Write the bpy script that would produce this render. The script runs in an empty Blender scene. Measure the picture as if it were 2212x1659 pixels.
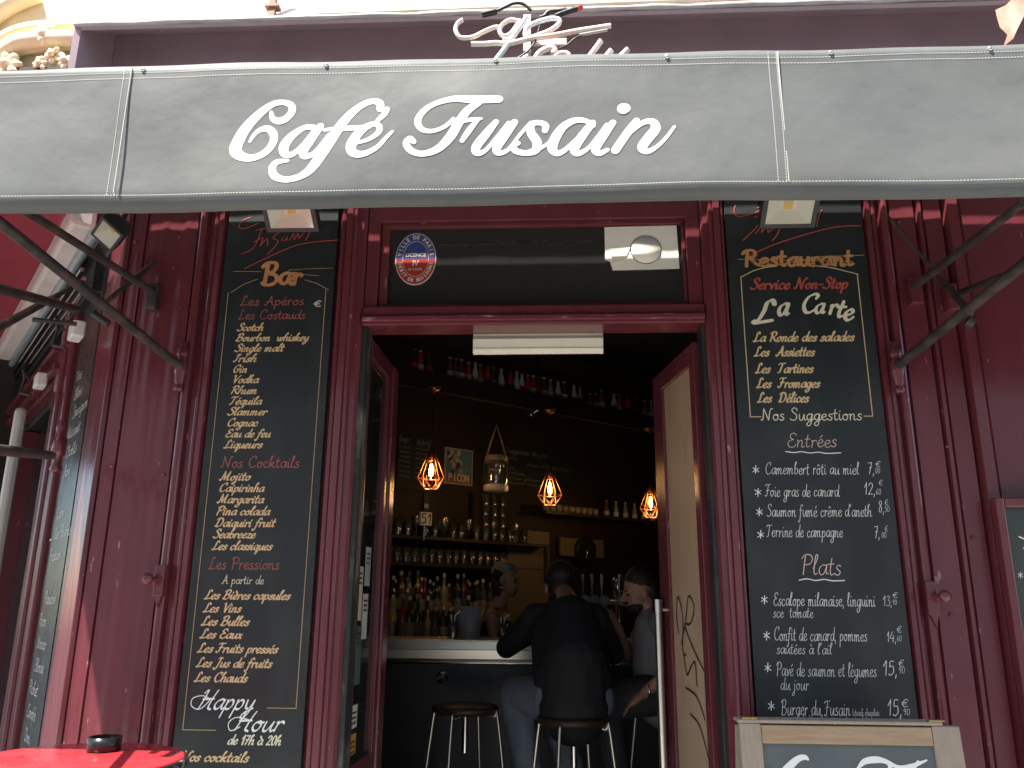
import bpy, math, random, unicodedata
from mathutils import Vector, Matrix, Euler
random.seed(7)
R = math.radians
# ------------------------------------------------------------------ camera, sky, sun, exposure
S = bpy.context.scene
COL = S.collection
CAM = Vector((0.0, -3.0, 1.45)); PITCH, YAW, ROLL, FOC = R(15.15), R(3.0), R(0.48), 1789.0
fwd = Vector((-math.sin(YAW)*math.cos(PITCH), math.cos(YAW)*math.cos(PITCH), math.sin(PITCH)))
rt = fwd.cross(Vector((0, 0, 1))).normalized(); up = rt.cross(fwd)
rt, up = rt*math.cos(ROLL)+up*math.sin(ROLL), up*math.cos(ROLL)-rt*math.sin(ROLL)
cd = bpy.data.cameras.new('camera'); cam = bpy.data.objects.new('camera', cd); COL.objects.link(cam)
cam.matrix_world = Matrix(((rt.x, up.x, -fwd.x, CAM.x), (rt.y, up.y, -fwd.y, CAM.y), (rt.z, up.z, -fwd.z, CAM.z), (0, 0, 0, 1)))
cd.sensor_width = 36; cd.lens = 36*FOC/2212; cd.clip_start = 0.05; cd.clip_end = 400
S.camera = cam
SUN = Vector((-0.35, -0.415, 1.0)).normalized()
w = bpy.data.worlds.new('World'); S.world = w; w.use_nodes = True
nt = w.node_tree; nt.nodes.clear()
sky = nt.nodes.new('ShaderNodeTexSky'); sky.sky_type = 'NISHITA'; sky.sun_disc = False
sky.sun_elevation = math.asin(SUN.z); sky.sun_rotation = math.atan2(SUN.x, SUN.y)
bg = nt.nodes.new('ShaderNodeBackground'); bg.inputs[1].default_value = 0.12
wo = nt.nodes.new('ShaderNodeOutputWorld'); nt.links.new(sky.outputs[0], bg.inputs[0]); nt.links.new(bg.outputs[0], wo.inputs[0])
ld = bpy.data.lights.new('sun', 'SUN'); ld.energy = 5.0; ld.angle = R(0.5); ld.color = (1, 0.95, 0.86)
sun = bpy.data.objects.new('sun', ld); COL.objects.link(sun); sun.rotation_euler = SUN.to_track_quat('Z', 'Y').to_euler()
sun.location = (-5, -6, 14)
S.view_settings.view_transform = 'Standard'; S.view_settings.look = 'None'
S.view_settings.exposure = 1.55; S.view_settings.gamma = 1; S.view_settings.use_curve_mapping = False

# ------------------------------------------------------------------ measuring helpers (2212 x 1659 survey grid -> real planes)
def ray(x, y): return fwd + rt*((x-1106)/FOC) - up*((y-829.5)/FOC)
def at(x, y, Y):
    d = ray(x, y); return CAM + d*((Y-CAM.y)/d.y)
def atz(x, y, Z):
    d = ray(x, y); return CAM + d*((Z-CAM.z)/d.z)
def atp(x, y, P0, n):
    d = ray(x, y); n = Vector(n); return CAM + d*((Vector(P0)-CAM).dot(n)/d.dot(n))
U = Vector((-0.645, 0.764, 0)).normalized(); N = Vector((-0.764, -0.645, 0)).normalized(); C0 = Vector((-1.70, 0, 0))
def sw(s, z, off=0.0): return C0 + U*s + N*off + Vector((0, 0, z))          # side wall frame
WD = Vector((0.764, 0.645, 0)).normalized(); ND = Vector((-0.645, 0.764, 0)).normalized(); B0 = Vector((-0.90, 3.0, 0))
def bw(s, z, d=0.0): return B0 + WD*s + ND*d + Vector((0, 0, z))           # back bar frame
def bwp(x, y, d):
    p = atp(x, y, B0+ND*d, ND); return (p-B0).dot(WD), p.z

# ------------------------------------------------------------------ mesh building
class MB:
    def __init__(s): s.v = []; s.f = []; s.sm = []
    def add(s, vs, fs, smooth=False):
        b = len(s.v); s.v += [tuple(v) for v in vs]; s.f += [tuple(b+i for i in f) for f in fs]; s.sm += [smooth]*len(fs); return s
    def box(s, x0, x1, y0, y1, z0, z1):
        x0, x1 = sorted((x0, x1)); y0, y1 = sorted((y0, y1)); z0, z1 = sorted((z0, z1))
        return s.add([(x0,y0,z0),(x1,y0,z0),(x1,y1,z0),(x0,y1,z0),(x0,y0,z1),(x1,y0,z1),(x1,y1,z1),(x0,y1,z1)],
                     [(0,3,2,1),(4,5,6,7),(0,1,5,4),(1,2,6,5),(2,3,7,6),(3,0,4,7)])
    def obox(s, o, a, b, c):
        o, a, b, c = map(Vector, (o, a, b, c))
        P = [o, o+a, o+a+b, o+b, o+c, o+a+c, o+a+b+c, o+b+c]
        F = [(0,3,2,1),(4,5,6,7),(0,1,5,4),(1,2,6,5),(2,3,7,6),(3,0,4,7)]
        if a.cross(b).dot(c) < 0: F = [f[::-1] for f in F]
        return s.add(P, F)
    def tube(s, pts, r, n=8, caps=True, closed=False):
        pts = [Vector(p) for p in pts]; m = len(pts); rs = r if isinstance(r, (list, tuple)) else [r]*m
        vs = []; u = None
        for i, p in enumerate(pts):
            if closed: t = pts[(i+1) % m]-pts[i-1]
            else: t = pts[min(i+1, m-1)]-pts[max(i-1, 0)]
            t.normalize()
            if u is None: u = t.orthogonal().normalized()
            else:
                u = (u-t*u.dot(t)); u = u.normalized() if u.length > 1e-6 else t.orthogonal().normalized()
            v = t.cross(u)
            for k in range(n):
                a = 2*math.pi*k/n; vs.append(p+(u*math.cos(a)+v*math.sin(a))*rs[i])
        fs = []
        for i in range(m if closed else m-1):
            j = (i+1) % m
            for k in range(n): fs.append((i*n+k, i*n+(k+1) % n, j*n+(k+1) % n, j*n+k))
        s.add(vs, fs, True)
        if caps and not closed: s.add(vs[:n][::-1], [tuple(range(n))]); s.add(vs[-n:], [tuple(range(n))])
        return s
    def lathe(s, c, prof, n=16, ax=(0,0,1), caps=True):
        c = Vector(c); ax = Vector(ax).normalized(); a1 = ax.orthogonal().normalized(); a2 = ax.cross(a1); vs = []
        for (r, h) in prof:
            for k in range(n):
                a = 2*math.pi*k/n; vs.append(c+ax*h+(a1*math.cos(a)+a2*math.sin(a))*r)
        m = len(prof); fs = [(i*n+k, i*n+(k+1) % n, (i+1)*n+(k+1) % n, (i+1)*n+k) for i in range(m-1) for k in range(n)]
        s.add(vs, fs, True)
        if caps:
            if prof[0][0] > 1e-4: s.add(vs[:n][::-1], [tuple(range(n))])
            if prof[-1][0] > 1e-4: s.add(vs[-n:], [tuple(range(n))])
        return s
    def ell(s, c, r, n=14, m=9, rot=None):
        c = Vector(c); r = Vector(r) if not isinstance(r, (int, float)) else Vector((r, r, r)); vs = []
        q = rot.to_matrix() if rot else Matrix.Identity(3)
        for i in range(m+1):
            t = math.pi*i/m
            for k in range(n):
                a = 2*math.pi*k/n; vs.append(c+q @ Vector((r.x*math.sin(t)*math.cos(a), r.y*math.sin(t)*math.sin(a), -r.z*math.cos(t))))
        return s.add(vs, [(i*n+k, i*n+(k+1) % n, (i+1)*n+(k+1) % n, (i+1)*n+k) for i in range(m) for k in range(n)], True)
    def ext(s, poly, d, smooth=False):
        poly = [Vector(p) for p in poly]; d = Vector(d); n = len(poly)
        nn = Vector((0, 0, 0))
        for i in range(n): nn += poly[i].cross(poly[(i+1) % n])
        if nn.dot(d) < 0: poly = poly[::-1]
        vs = poly+[p+d for p in poly]
        s.add(vs, [tuple(range(n))[::-1], tuple(range(n, 2*n))]); s.add(vs, [(i, (i+1) % n, n+(i+1) % n, n+i) for i in range(n)], smooth); return s
    def quad(s, a, b, c, d): return s.add([a, b, c, d], [(0, 1, 2, 3)])
    def mesh(s, name, mat, off=None):
        me = bpy.data.meshes.new(name); o = off or Vector((0, 0, 0))
        me.from_pydata([(a-o.x, b-o.y, c-o.z) for a, b, c in s.v], [], s.f); me.polygons.foreach_set('use_smooth', s.sm)
        me.materials.append(mat); me.update(); return me
def root_loc(p):
    l = Vector((0, 0, 0))
    while p is not None: l += p.location; p = p.parent
    return l
def obj(name, mb, mat, parent=None, bevel=0, kind=None, label=None):
    off = root_loc(parent)
    o = bpy.data.objects.new(name, mb.mesh(name, mat, off)); COL.objects.link(o); o.parent = parent
    if bevel:
        b = o.modifiers.new('bevel', 'BEVEL'); b.width = bevel; b.segments = 2; b.limit_method = 'ANGLE'; b.angle_limit = R(40)
    if kind: o['kind'] = kind
    if label: o['label'] = label
    return o
def thing(name, label, cat, loc=(0, 0, 0), group=None):
    o = bpy.data.objects.new(name, None); COL.objects.link(o); o.location = loc; o.empty_display_size = 0.1
    o['label'] = label; o['category'] = cat
    if group: o['group'] = group
    return o
def tag(o, label, cat, group=None):
    o['label'] = label; o['category'] = cat
    if group: o['group'] = group
    return o
def one(name, mb, mat, label, cat, group=None, bevel=0):
    return tag(obj(name, mb, mat, None, bevel), label, cat, group)
def copy_tree(o, parent=None):
    c = o.copy(); COL.objects.link(c); c.parent = parent
    for ch in list(o.children): copy_tree(ch, c)
    return c
ORD = ['first', 'second', 'third', 'fourth', 'fifth', 'sixth', 'seventh', 'eighth', 'ninth', 'tenth', 'eleventh', 'twelfth', 'thirteenth', 'fourteenth', 'fifteenth', 'sixteenth', 'seventeenth', 'eighteenth']

# ------------------------------------------------------------------ materials
MATS = {}
def mat(name, col, rough=0.5, metal=0, var=0.15, scale=6, bump=0.0, bscale=60, coat=0, stretch=None, col2=None, spec=0.5, emit=None, es=0, trans=0, ior=1.45, sheen=0, rvar=0.0, c2pos=(0.45, 0.62)):
    if name in MATS: return MATS[name]
    m = bpy.data.materials.new(name); m.use_nodes = True; t = m.node_tree; b = t.nodes['Principled BSDF']
    b.inputs['Roughness'].default_value = rough; b.inputs['Metallic'].default_value = metal
    b.inputs['Coat Weight'].default_value = coat; b.inputs['Coat Roughness'].default_value = 0.12
    b.inputs['Specular IOR Level'].default_value = spec; b.inputs['IOR'].default_value = ior
    b.inputs['Transmission Weight'].default_value = trans; b.inputs['Sheen Weight'].default_value = sheen
    if emit: b.inputs['Emission Color'].default_value = (*emit, 1); b.inputs['Emission Strength'].default_value = es
    tc = t.nodes.new('ShaderNodeTexCoord'); mp = t.nodes.new('ShaderNodeMapping'); t.links.new(tc.outputs['Object'], mp.inputs[0])
    if stretch: mp.inputs['Scale'].default_value = stretch
    nz = t.nodes.new('ShaderNodeTexNoise'); nz.inputs['Scale'].default_value = scale; nz.inputs['Detail'].default_value = 6; nz.inputs['Roughness'].default_value = 0.65
    t.links.new(mp.outputs[0], nz.inputs['Vector'])
    rp = t.nodes.new('ShaderNodeValToRGB'); e = rp.color_ramp.elements
    if col2: e[0].position, e[1].position = c2pos; a, c = col, col2
    else: e[0].position, e[1].position = 0.3, 0.72; a = tuple(x*(1-var) for x in col); c = tuple(min(1, x*(1+var)) for x in col)
    e[0].color = (*a, 1); e[1].color = (*c, 1)
    t.links.new(nz.outputs[0], rp.inputs[0]); t.links.new(rp.outputs[0], b.inputs['Base Color'])
    if rvar:
        mr = t.nodes.new('ShaderNodeMapRange'); mr.inputs[1].default_value = 0.3; mr.inputs[2].default_value = 0.7
        mr.inputs[3].default_value = max(0.02, rough-rvar); mr.inputs[4].default_value = rough+rvar
        t.links.new(nz.outputs[0], mr.inputs[0]); t.links.new(mr.outputs[0], b.inputs['Roughness'])
    if bump:
        n2 = t.nodes.new('ShaderNodeTexNoise'); n2.inputs['Scale'].default_value = bscale; n2.inputs['Detail'].default_value = 4
        t.links.new(mp.outputs[0], n2.inputs['Vector'])
        bp = t.nodes.new('ShaderNodeBump'); bp.inputs['Strength'].default_value = bump; bp.inputs['Distance'].default_value = 0.01
        t.links.new(n2.outputs[0], bp.inputs['Height']); t.links.new(bp.outputs[0], b.inputs['Normal'])
    MATS[name] = m; return m
M_red = mat('maroon_gloss_paint', (0.130, 0.027, 0.035), 0.21, var=0.16, scale=3, bump=0.12, bscale=7, stretch=(2.2, 2.2, 0.5), rvar=0.07, spec=0.8)
M_red2 = mat('maroon_fascia_paint', (0.42, 0.30, 0.33), 0.42, var=0.12, scale=3, bump=0.1, bscale=5, spec=0.5, rvar=0.08)
M_worn = mat('maroon_worn_paint', (0.15, 0.03, 0.04), 0.3, col2=(0.5, 0.4, 0.36), scale=30, stretch=(0.3, 3, 3), bump=0.4, bscale=40, c2pos=(0.60, 0.68))
M_canvas = mat('charcoal_canvas', (0.096, 0.102, 0.100), 0.60, var=0.17, scale=1.6, bump=0.8, bscale=4, spec=0.35, sheen=0.15)
M_thread = mat('white_thread', (0.52, 0.52, 0.47), 0.8)
M_white = mat('white_paint', (0.8, 0.8, 0.78), 0.5, var=0.04)
M_cream = mat('cream_enamel', (0.80, 0.76, 0.62), 0.35, var=0.06, scale=3)
M_black = mat('black_metal', (0.018, 0.018, 0.019), 0.42, var=0.3, scale=12, bump=0.15)
M_iron = mat('sooty_iron', (0.028, 0.024, 0.022), 0.5, var=0.4, scale=14, col2=(0.07, 0.05, 0.042), bump=0.3, bscale=50)
M_slate = mat('menu_board_black', (0.020, 0.024, 0.025), 0.36, var=0.1, scale=2, spec=0.5)
M_chalkb = mat('chalkboard_slate', (0.045, 0.055, 0.052), 0.5, col2=(0.062, 0.07, 0.068), scale=5, c2pos=(0.3, 0.8))
M_gold = mat('ochre_print', (0.66, 0.48, 0.26), 0.5, var=0.1, scale=30)
M_goldl = mat('ochre_line', (0.42, 0.30, 0.15), 0.5)
M_orange = mat('orange_print', (0.50, 0.23, 0.09), 0.5)
M_rprint = mat('faded_red_print', (0.36, 0.11, 0.10), 0.5)
M_rscr = mat('red_brush_print', (0.42, 0.08, 0.06), 0.5)
M_crpr = mat('cream_print', (0.72, 0.66, 0.50), 0.5)
M_chalk = mat('white_chalk', (0.78, 0.79, 0.76), 0.85, var=0.12, scale=150)
M_pinkch = mat('pinkish_chalk', (0.66, 0.50, 0.46), 0.85, var=0.1, scale=150)
M_steel = mat('brushed_steel', (0.70, 0.66, 0.58), 0.33, 1, var=0.05, scale=2, stretch=(0.5, 2, 2), rvar=0.04)
M_handle = mat('satin_steel_tube', (0.80, 0.77, 0.68), 0.30, 1, var=0.03)
M_chrome = mat('chrome', (0.75, 0.74, 0.70), 0.12, 1, var=0.05)
M_stone = mat('sunlit_limestone', (0.80, 0.68, 0.46), 0.85, var=0.12, scale=4, bump=0.3, bscale=20)
M_wstone = mat('pale_stone_wall', (0.82, 0.79, 0.72), 0.85, var=0.08, scale=2, bump=0.2, bscale=15)
M_zinc = mat('zinc_flashing', (0.50, 0.45, 0.43), 0.45, var=0.25, scale=10, bump=0.5, bscale=20, stretch=(0.5, 1, 1))
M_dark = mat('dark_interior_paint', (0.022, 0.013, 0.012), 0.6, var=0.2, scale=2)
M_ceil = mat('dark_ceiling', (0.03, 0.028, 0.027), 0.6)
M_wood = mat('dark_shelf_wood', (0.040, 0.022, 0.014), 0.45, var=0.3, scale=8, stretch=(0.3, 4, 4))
M_boardw = mat('weathered_oak', (0.30, 0.20, 0.12), 0.6, col2=(0.40, 0.29, 0.18), scale=9, stretch=(0.8, 8, 8), bump=0.25, bscale=40, c2pos=(0.3, 0.7))
M_boardv = mat('weathered_oak_upright', (0.28, 0.225, 0.17), 0.65, col2=(0.36, 0.29, 0.22), scale=9, stretch=(8, 8, 0.8), bump=0.25, bscale=40, c2pos=(0.3, 0.7))
M_beige = mat('beige_painted_panel', (0.42, 0.29, 0.19), 0.45, var=0.07, scale=3)
M_tablered = mat('red_enamel_table', (0.55, 0.035, 0.045), 0.25, var=0.14, scale=10, rvar=0.12, bump=0.06, bscale=25)
M_copper = mat('copper_wire', (0.62, 0.27, 0.14), 0.3, 1, var=0.1)
M_rope = mat('hemp_rope', (0.35, 0.27, 0.17), 0.9, bump=0.6, bscale=120)
M_pave = mat('grey_pavement', (0.30, 0.29, 0.27), 0.8, var=0.15, scale=3, bump=0.2)
M_road = mat('asphalt', (0.055, 0.055, 0.056), 0.85, var=0.2, scale=20, bump=0.3)
M_tile = mat('dark_floor_tile', (0.06, 0.05, 0.045), 0.35, var=0.2)
M_jamb = mat('worn_grey_wood', (0.022, 0.022, 0.023), 0.55, col2=(0.19, 0.18, 0.165), scale=5, stretch=(2, 2, 0.6), bump=0.5, bscale=30, c2pos=(0.5, 0.7))
M_jamb2 = mat('black_jamb_paint', (0.018, 0.018, 0.02), 0.4, col2=(0.05, 0.048, 0.046), scale=8, stretch=(2, 2, 0.5), bump=0.4, bscale=30, c2pos=(0.5, 0.7))
M_bulb = mat('warm_filament', (1, 0.6, 0.2), 0.5, emit=(1.0, 0.62, 0.22), es=26)
M_fabred = mat('red_awning_cloth', (0.30, 0.035, 0.055), 0.75, var=0.1, scale=3)
M_neon = mat('pale_neon_tube', (0.86, 0.72, 0.64), 0.2, col2=(0.75, 0.30, 0.17), scale=4, c2pos=(0.52, 0.75), spec=0.6)
M_led = mat('yellow_led_chip', (0.75, 0.45, 0.08), 0.4)
M_refl = mat('lamp_reflector', (0.72, 0.70, 0.62), 0.4, 0.0, var=0.04)
def wear(m, col, sc, lo, st, wd=0.03):
    t = m.node_tree; b = t.nodes['Principled BSDF']; src = b.inputs['Base Color'].links[0].from_socket
    tc = t.nodes.new('ShaderNodeTexCoord'); mp = t.nodes.new('ShaderNodeMapping'); mp.inputs['Scale'].default_value = st; t.links.new(tc.outputs['Object'], mp.inputs[0])
    nz = t.nodes.new('ShaderNodeTexNoise'); nz.inputs['Scale'].default_value = sc; nz.inputs['Detail'].default_value = 7; t.links.new(mp.outputs[0], nz.inputs['Vector'])
    rp = t.nodes.new('ShaderNodeValToRGB'); rp.color_ramp.elements[0].position = lo; rp.color_ramp.elements[1].position = lo+wd; t.links.new(nz.outputs[0], rp.inputs[0])
    mx = t.nodes.new('ShaderNodeMix'); mx.data_type = 'RGBA'; t.links.new(rp.outputs[0], mx.inputs['Factor']); t.links.new(src, mx.inputs['A']); mx.inputs['B'].default_value = (*col, 1); t.links.new(mx.outputs['Result'], b.inputs['Base Color'])
wear(M_red, (0.30, 0.15, 0.15), 26, 0.695, (1.6, 1.6, 0.45)); wear(M_slate, (0.036, 0.041, 0.041), 5, 0.48, (1, 1, 0.6), 0.25); wear(M_beige, (0.33, 0.24, 0.17), 9, 0.55, (1, 1, 0.3), 0.2); wear(M_canvas, (0.118, 0.122, 0.114), 3.5, 0.46, (0.8, 1, 1.4), 0.3); wear(M_tablered, (0.60, 0.20, 0.19), 30, 0.70, (3, 0.6, 1))
def glass(name, tint=(0.75, 0.78, 0.78), fac=0.12):
    m = bpy.data.materials.new(name); m.use_nodes = True; t = m.node_tree; t.nodes.clear()
    o = t.nodes.new('ShaderNodeOutputMaterial'); tr = t.nodes.new('ShaderNodeBsdfTransparent'); tr.inputs[0].default_value = (*tint, 1)
    g = t.nodes.new('ShaderNodeBsdfGlossy'); g.inputs['Roughness'].default_value = 0.03
    fr = t.nodes.new('ShaderNodeFresnel'); fr.inputs[0].default_value = 1.5
    ad = t.nodes.new('ShaderNodeMath'); ad.operation = 'ADD'; ad.inputs[1].default_value = fac-0.04; ad.use_clamp = True
    if fac > 0.2 or name == 'window_glass':
        df = t.nodes.new('ShaderNodeBsdfDiffuse'); df.inputs[0].default_value = (0.6, 0.62, 0.62, 1); m0 = t.nodes.new('ShaderNodeMixShader'); m0.inputs[0].default_value = 0.12 if fac > 0.2 else 0.03
        t.links.new(tr.outputs[0], m0.inputs[1]); t.links.new(df.outputs[0], m0.inputs[2]); tr = m0
    mx = t.nodes.new('ShaderNodeMixShader'); t.links.new(fr.outputs[0], ad.inputs[0]); t.links.new(ad.outputs[0], mx.inputs[0])
    t.links.new(tr.outputs[0], mx.inputs[1]); t.links.new(g.outputs[0], mx.inputs[2]); t.links.new(mx.outputs[0], o.inputs[0]); return m
G_pane = glass('window_glass', (0.55, 0.57, 0.57), 0.06); G_clear = glass('clear_glassware', (0.72, 0.74, 0.74), 0.25); G_front = glass('lamp_front_glass', (0.9, 0.9, 0.88), 0.04); G_bulb = glass('bulb_glass', (0.95, 0.8, 0.55), 0.08)

# ------------------------------------------------------------------ single-line lettering font
GL = {
'a': (46, "40,46 28,51 10,38 6,16 16,1 30,8 42,40|44,50 40,20 44,3 54,8"), 'b': (42, "6,60 20,84 24,97 14,96 9,60 8,15 18,0 34,8 38,30 28,46 12,36"),
'c': (38, "34,40 24,50 8,38 5,16 16,0 30,4 40,14"), 'd': (48, "38,44 24,50 8,36 6,14 16,0 30,8 40,40|50,98 42,40 40,10 46,1 54,8"),
'e': (38, "6,22 26,28 34,40 24,50 8,38 5,16 16,0 30,3 40,14"), 'f': (32, "40,86 31,98 20,86 14,40 6,-30 -3,-42 -9,-32|1,48 34,50"),
'g': (46, "38,44 24,50 8,36 7,16 17,2 30,10 40,42|42,50 36,5 28,-35 12,-45 2,-32 16,-14 52,10"), 'h': (46, "6,60 20,84 24,97 14,96 8,50 5,0|7,22 22,46 34,46 36,30 34,8 40,0 50,8"),
'i': (22, "8,48 8,12 14,0 24,8|12,68 13,74"), 'j': (22, "10,48 8,-20 0,-44 -12,-34 4,-12 20,4|14,68 15,74"),
'k': (44, "6,60 18,84 22,97 14,96 8,50 5,0|8,20 26,46 34,40 26,28 10,24 24,14 36,0 46,8"), 'l': (23, "2,30 20,74 23,96 14,96 8,50 7,12 13,0 25,8"),
'm': (68, "3,43 9,47 6,0|7,24 18,46 27,46 27,20 25,0|27,24 40,46 50,46 51,26 49,8 55,0 66,8"), 'n': (46, "3,43 9,47 6,0|7,24 20,46 31,46 33,26 31,8 37,0 48,8"),
'o': (42, "24,49 8,38 6,16 18,0 32,8 36,30 26,49 21,42 42,44"), 'p': (44, "6,46 9,40 3,-42|7,24 22,48 36,42 38,20 26,2 8,6"),
'q': (44, "38,44 24,50 8,36 7,16 17,2 30,10 40,46|41,50 35,-42 43,-28 48,-10"), 'r': (33, "3,43 9,46 7,0|8,26 18,46 28,48 32,42"),
's': (33, "30,44 20,50 10,40 16,28 28,18 24,3 12,0 1,8"), 't': (29, "16,84 10,30 12,6 18,0 30,8|-1,53 29,55"),
'u': (47, "8,48 7,14 14,0 26,6 38,44|40,48 38,14 44,0 54,8"), 'v': (39, "3,45 10,44 17,2|17,2 32,36 33,48 42,46"),
'w': (60, "4,46 8,14 16,0 26,10 32,44|32,44 34,8 42,0 52,24 54,48 62,44"), 'x': (40, "4,44 12,44 28,2 38,6|36,48 6,0"),
'y': (43, "6,48 8,20 16,6 28,10 38,46|39,48 34,-10 20,-44 6,-36 16,-16 46,8"), 'z': (37, "4,46 18,49 34,46|34,46 4,2|4,2 20,4 38,1"),
'A': (66, "0,8 10,0 28,40 46,98|46,98 50,40 56,4 66,4|14,34 54,36"), 'B': (60, "18,94 14,50 10,2|0,80 16,97 42,98 50,80 38,56 18,52|18,52 46,46 54,24 38,2 16,0 2,8"),
'C': (60, "52,74 57,90 42,98 18,80 8,40 20,6 40,2 58,18"), 'D': (68, "20,92 15,50 12,4|0,78 18,97 46,90 60,56 48,14 24,0 4,8"),
'E': (52, "50,84 40,98 20,92 16,70 36,54|36,54 10,42 7,14 24,0 44,6 54,20"), 'F': (52, "0,84 14,97 38,94 58,99|34,95 26,50 18,10 6,0 -2,10|14,50 46,53"),
'G': (64, "54,74 54,92 38,98 16,78 8,40 20,6 38,2 50,22 53,44|34,42 60,44"), 'H': (70, "4,80 18,97 16,50 8,2|64,98 54,50 52,8 64,0|12,50 60,53"),
'I': (34, "4,84 18,97 34,95|24,95 18,50 12,6 0,6"), 'J': (40, "8,86 24,97 44,95|34,95 26,40 16,-10 4,-24 -6,-10"),
'L': (52, "42,84 34,98 22,88 20,50 12,12 0,6 8,0 30,4 52,10"), 'M': (84, "0,6 12,6 22,96|22,96 38,10|38,10 66,97|66,97 62,30 66,4 78,6"),
'N': (72, "0,6 12,8 20,95|20,95 50,3|50,3 58,60 68,94 78,92"), 'P': (54, "18,94 14,50 10,0|0,78 16,97 42,97 54,76 42,52 18,48"),
'R': (60, "18,94 14,50 10,2|0,78 16,97 42,97 52,76 40,54 20,50|28,50 42,20 60,2"), 'S': (50, "48,80 42,96 24,98 14,80 26,60 42,42 40,12 20,0 0,10"),
'T': (54, "0,82 12,96 36,92 60,98|34,93 28,50 20,8 4,2"), 'V': (56, "2,86 14,96 20,50 28,2|28,2 46,60 62,96"),
'K': (60, "14,96 10,0|52,96 14,46|22,54 54,0"), 'O': (62, "32,98 10,76 8,24 30,0 54,24 54,74 32,98"), 'U': (60, "10,96 8,20 28,0 48,20 52,96|52,96 52,0"),
'0': (42, "22,94 7,72 7,20 20,0 35,22 35,74 22,94"), '1': (28, "2,58 19,94|19,94 17,0"), '2': (42, "6,70 15,93 33,84 32,58 5,2|5,2 39,3"),
'3': (40, "8,84 20,95 34,80 18,54|18,54 36,40 32,8 16,0 4,10"), '4': (44, "26,92 4,34 40,32|32,60 30,0"), '5': (40, "34,92 12,92 9,56|9,56 30,56 34,20 16,0 4,8"),
'6': (40, "30,94 10,56 7,18 20,0 34,14 30,40 10,34"), '7': (40, "4,90 36,92|36,92 14,0|10,48 34,50"), '8': (42, "22,94 8,76 32,36 30,6 12,4 10,34 34,72 22,94"),
'9': (40, "32,70 20,50 8,66 14,90 30,88 33,60 24,0"), '€': (42, "38,80 22,92 8,60 8,30 20,4 40,12|0,56 30,58|0,38 28,40"), '*': (40, "20,0 20,40|3,10 37,30|3,30 37,10"),
',': (16, "8,6 4,-18"), "'": (14, "9,96 6,74"), '(': (20, "18,100 6,60 8,10 18,-12"), ')': (20, "2,100 16,60 12,10 2,-12"), '-': (34, "4,36 30,37"), '~': (80, "0,10 14,16 28,8 42,15 56,7 70,13 80,9"),
'.': (14, "6,2 7,6"), ' ': (30, ""),
}
ACC = {'\u0301': "18,66 30,84", '\u0300': "12,84 24,66", '\u0302': "10,66 20,80 30,66", '\u0308': "10,68 11,74|26,68 27,74"}
def spl(pts, k=6):
    if len(pts) < 3: return [Vector(p) for p in pts]
    P = [Vector(p) for p in pts]; o = []
    for i in range(len(P)-1):
        a, b, c, d = P[max(i-1, 0)], P[i], P[i+1], P[min(i+2, len(P)-1)]
        for j in range(k):
            t = j/k; o.append(0.5*((2*b)+(c-a)*t+(2*a-5*b+4*c-d)*t*t+(3*b-a-3*c+d)*t**3))
    o.append(P[-1]); return o
def text_strokes(s, slant=0.0, jit=0.0):
    x = 0; out = []
    for ch in s:
        dec = unicodedata.normalize('NFD', ch) if ch not in GL else ch
        base = dec[0]; adv, st = GL.get(base, (30, ""))
        if len(dec) > 1 and base == 'i': st = st.split('|')[0]
        for g in ([st] if st else [])+[ACC[q] for q in dec[1:] if q in ACC]:
            for k in g.split('|'):
                P = [tuple(float(v) for v in q.split(',')) for q in k.split()]
                dy = random.uniform(-jit, jit); dx = random.uniform(-jit, jit)*0.5
                out.append([(x+px+dx+slant*(py), py+dy) for px, py in P])
        x += adv+4
    return out, max(x-4, 1)
LAY = [0]
def ribbon(mb, pts, ws, fn, caps=True):
    """pts 2D, ws half-widths (scalar list or nib function), fn maps (x,y,layer)->3D"""
    n = len(pts); LAY[0] += 1; lay = LAY[0] % 40
    L = []; Rr = []
    for i, p in enumerate(pts):
        t = pts[min(i+1, n-1)]-pts[max(i-1, 0)]
        if t.length < 1e-9: t = Vector((1, 0))
        t.normalize(); q = Vector((-t.y, t.x)); wv = ws(t, i, n) if callable(ws) else ws[i]
        L.append(p+q*wv); Rr.append(p-q*wv)
    vs = [fn(a.x, a.y, lay+i/n) for i, a in enumerate(L)]+[fn(a.x, a.y, lay+i/n) for i, a in enumerate(Rr)]
    mb.add(vs, [(i, n+i, n+i+1, i+1) for i in range(n-1)])
    if caps:
        for i, sg in ((0, -1), (n-1, 1)):
            t = (pts[min(i+1, n-1)]-pts[max(i-1, 0)]).normalized() if n > 1 else Vector((1, 0)); q = Vector((-t.y, t.x)); wv = (L[i]-Rr[i]).length/2
            ar = [fn(*(pts[i]+q*(wv*math.cos(a))*sg*-1+t*(wv*math.sin(a))*sg), lay+i/n+.3) for a in [math.pi*k/6 for k in range(7)]]
            mb.add(ar, [tuple(range(7))])
def nib(wmax, wmin, ang=R(40)):
    nv = Vector((math.cos(ang), math.sin(ang)))
    return lambda t, i, n: wmin+(wmax-wmin)*abs(t.x*nv.y-t.y*nv.x)
STY = {'brush': (0.26, nib(9.6, 3.6, R(30)), 0.0), 'mono': (0.03, nib(3.6, 3.0), 0.6), 'chalk': (0.12, nib(2.5, 1.8), 2.6), 'fine': (0.1, nib(2.0, 1.6), 1.5), 'fat': (0.0, nib(8.5, 6.5, 0), 3.5), 'swash': (0.35, nib(6.5, 1.8, R(45)), 0.0), 'caps': (0.0, nib(8, 8), 0.0)}
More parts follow.
